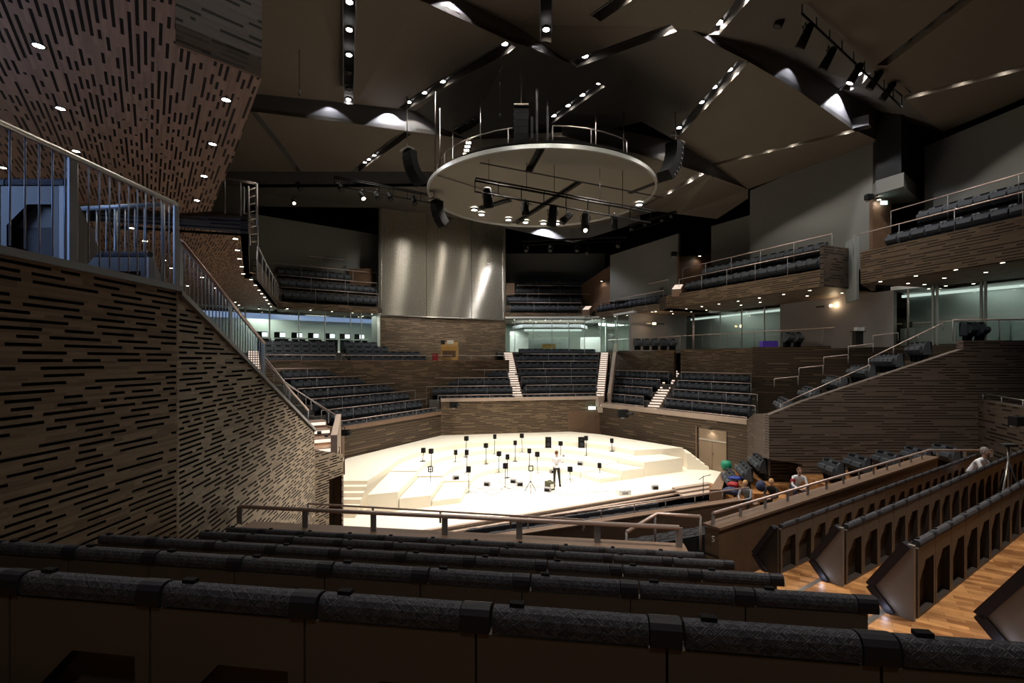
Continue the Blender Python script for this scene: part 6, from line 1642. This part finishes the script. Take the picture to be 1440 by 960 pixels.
# tripod at right
pt = W(1418, 690, 8.8); t = thing('tripod', 'tall camera tripod with a shiny leg between the rear rows at right', 'tripod', (pt.x, pt.y, pt.z - .45))
for k, (dx, dy) in enumerate(((-.28, -.1), (.28, -.1), (.0, .3))): MB().tube([(0, 0, 1.0), (dx, dy, 0)], .014, 6).build('leg', 'steel' if k == 0 else 'dark_metal', t)
MB().tube([(0, 0, .5), (0, 0, 1.25)], .018, 6).build('column', 'steel', t); MB().box((0, 0, 1.28), (.24, .12, .05)).build('head', 'dark_metal', t)

# ---------------------------------------------------------------- blue lit seat rows on the upper left landing
for r_, (yy, zt, n) in enumerate(((4.66, 8.16, 4), (6.0, 7.76, 3))):
    for i in range(n):
        x = (-4.36 if r_ == 0 else -4.55) - SEATW * (i + .5)
        t = thing('auditorium_seat', 'seat %s from the rail in the %s row lit blue on the upper left landing' % (['nearest', 'second', 'third', 'fourth'][i], ['nearer', 'farther'][r_]), 'seat', (x, yy, zt - .86), 0, 'blue lit seats on the upper left landing')
        for k in PARTY:
            o = bpy.data.objects.new(k, SP[k]); COL.objects.link(o); o.parent = t
    t = thing('row_end_panel', 'dark chevron end panel of the %s blue lit row' % ['nearer', 'farther'][r_], 'seat end panel', (-4.34 if r_ == 0 else -4.53, yy, zt - .86))
    MB().extr(prof, lambda w_, a, b: (w_, a, b), -.03, .02).build('panel', 'post_grey', t)

# ---------------------------------------------------------------- lights
def spot(loc, aim, e, ang, blend=.5, col=(1, .92, .8), size=.25, nm='stage_lamp'):
    ld = bpy.data.lights.new(nm, 'SPOT'); ld.energy = e; ld.spot_size = math.radians(ang); ld.spot_blend = blend; ld.color = col; ld.shadow_soft_size = size
    o = bpy.data.objects.new(nm, ld); COL.objects.link(o); o.location = loc
    o.rotation_euler = (Vector(aim) - Vector(loc)).normalized().to_track_quat('-Z', 'Y').to_euler(); return o
def point(loc, e, col=(1, .9, .78), size=.3):
    ld = bpy.data.lights.new('hall_lamp', 'POINT'); ld.energy = e; ld.color = col; ld.shadow_soft_size = size
    o = bpy.data.objects.new('hall_lamp', ld); COL.objects.link(o); o.location = loc; return o
for a in range(0, 360, 60):
    x, y = DC.x + 4.6 * math.cos(math.radians(a)), DC.y + 4.6 * math.sin(math.radians(a))
    spot((x, y, DC.z - .25), (x * .7 + .4, y * .9 + 2.2, 0), 2300, 88, .7)
spot((-6, 17.5, 17.5), (-1, 22, 0), 3400, 60, .8); spot((8, 18, 17), (2, 24, 0), 3200, 60, .8)
spot((0, 14.5, 17.5), (-3, 20, 0), 3000, 60, .8)
# hall lamps over the near seats and the right block
spot((6.5, 5.0, 17.8), (6.0, 5.5, 3.5), 7200, 52, .9); spot((.8, 4.2, 17.8), (1.0, 4.0, 4.0), 1900, 50, .9)
spot((9, 10, 17.6), (12, 16, 2), 3800, 76, .9)
spot((4, 21, 12.0), (-5.0, 11.8, 1.6), 17000, 34, 1.0)  # added spot, stands in for stage bounce on the left stair wall
spot((3, 2, 17.5), (-4, 6.4, 12.0), 650, 30, .9); spot((.5, -2.5, 12.5), (.3, 3, 4.6), 260, 90, .9)  # added fill spots for the upper left fascia and near seat backs
spot((-1.5, 27, 14.0), (-5.5, 41, 11.5), 3800, 50, .9)
# blue daylight-like glow on the landing
arealight((-8.5, 2.5, 9.2), 1.2, 2.0, 170, (.36, .55, 1.0), (-5, 6, 7.6))
# lamps washing the ceiling steps
def wash(a, b, f, e, an, off=.35):
    P, Q = lw(a).lerp(lw(b), f), hi(a).lerp(hi(b), f); u = (lw(b) - lw(a)); n = Vector((u.y, -u.x, 0)).normalized()
    if n.y > 0: n = -n
    h = max(.5, (Q.z - P.z))
    loc = Vector((P.x, P.y, P.z + h * .92)) + n * off
    spot(loc, (P.x + n.x * off * .9, P.y + n.y * off * .9, loc.z - 2.0), e * 3.6, 112, .12, (.95, .95, 1.0), .05, 'cove_lamp')
wash('b', 'c', .55, 170, 76); wash('a', 'b', .78, 25, 70); wash('m', 'n', .3, 130, 84); wash('n2', 'o', .45, 150, 74); wash('w0', 'w1', .75, 100, 70); wash('w3', 'w4', .72, 200, 66); wash('w2', 'w3', .85, 18, 60)
p = W(765, 316, 40.2); spot((p.x, p.y, p.z + .2), (p.x, p.y + .3, p.z - 2), 1300, 120, .3, (.95, .95, 1.0), .08, 'cove_lamp')
# small lamps whose reflections streak down the metal screen
nO = Vector((uO[1], -uO[0], 0)); dist = Vector((OA[0], OA[1], 0)).dot(nO); Cm = nO * (2 * dist)
for px, e in ((558, 260), (567, 240), (626, 330), (665, 120), (697, 300)):
    S = Vector(onl(px, OA, uO) + (0,)); d = (S - Cm).normalized(); Lq = S + d * 6.5
    spot((Lq.x, Lq.y, 16.8), (S.x, S.y, 11.5), e * 2.6, 75, .6, (1, .95, .85), .10, 'screen_lamp')
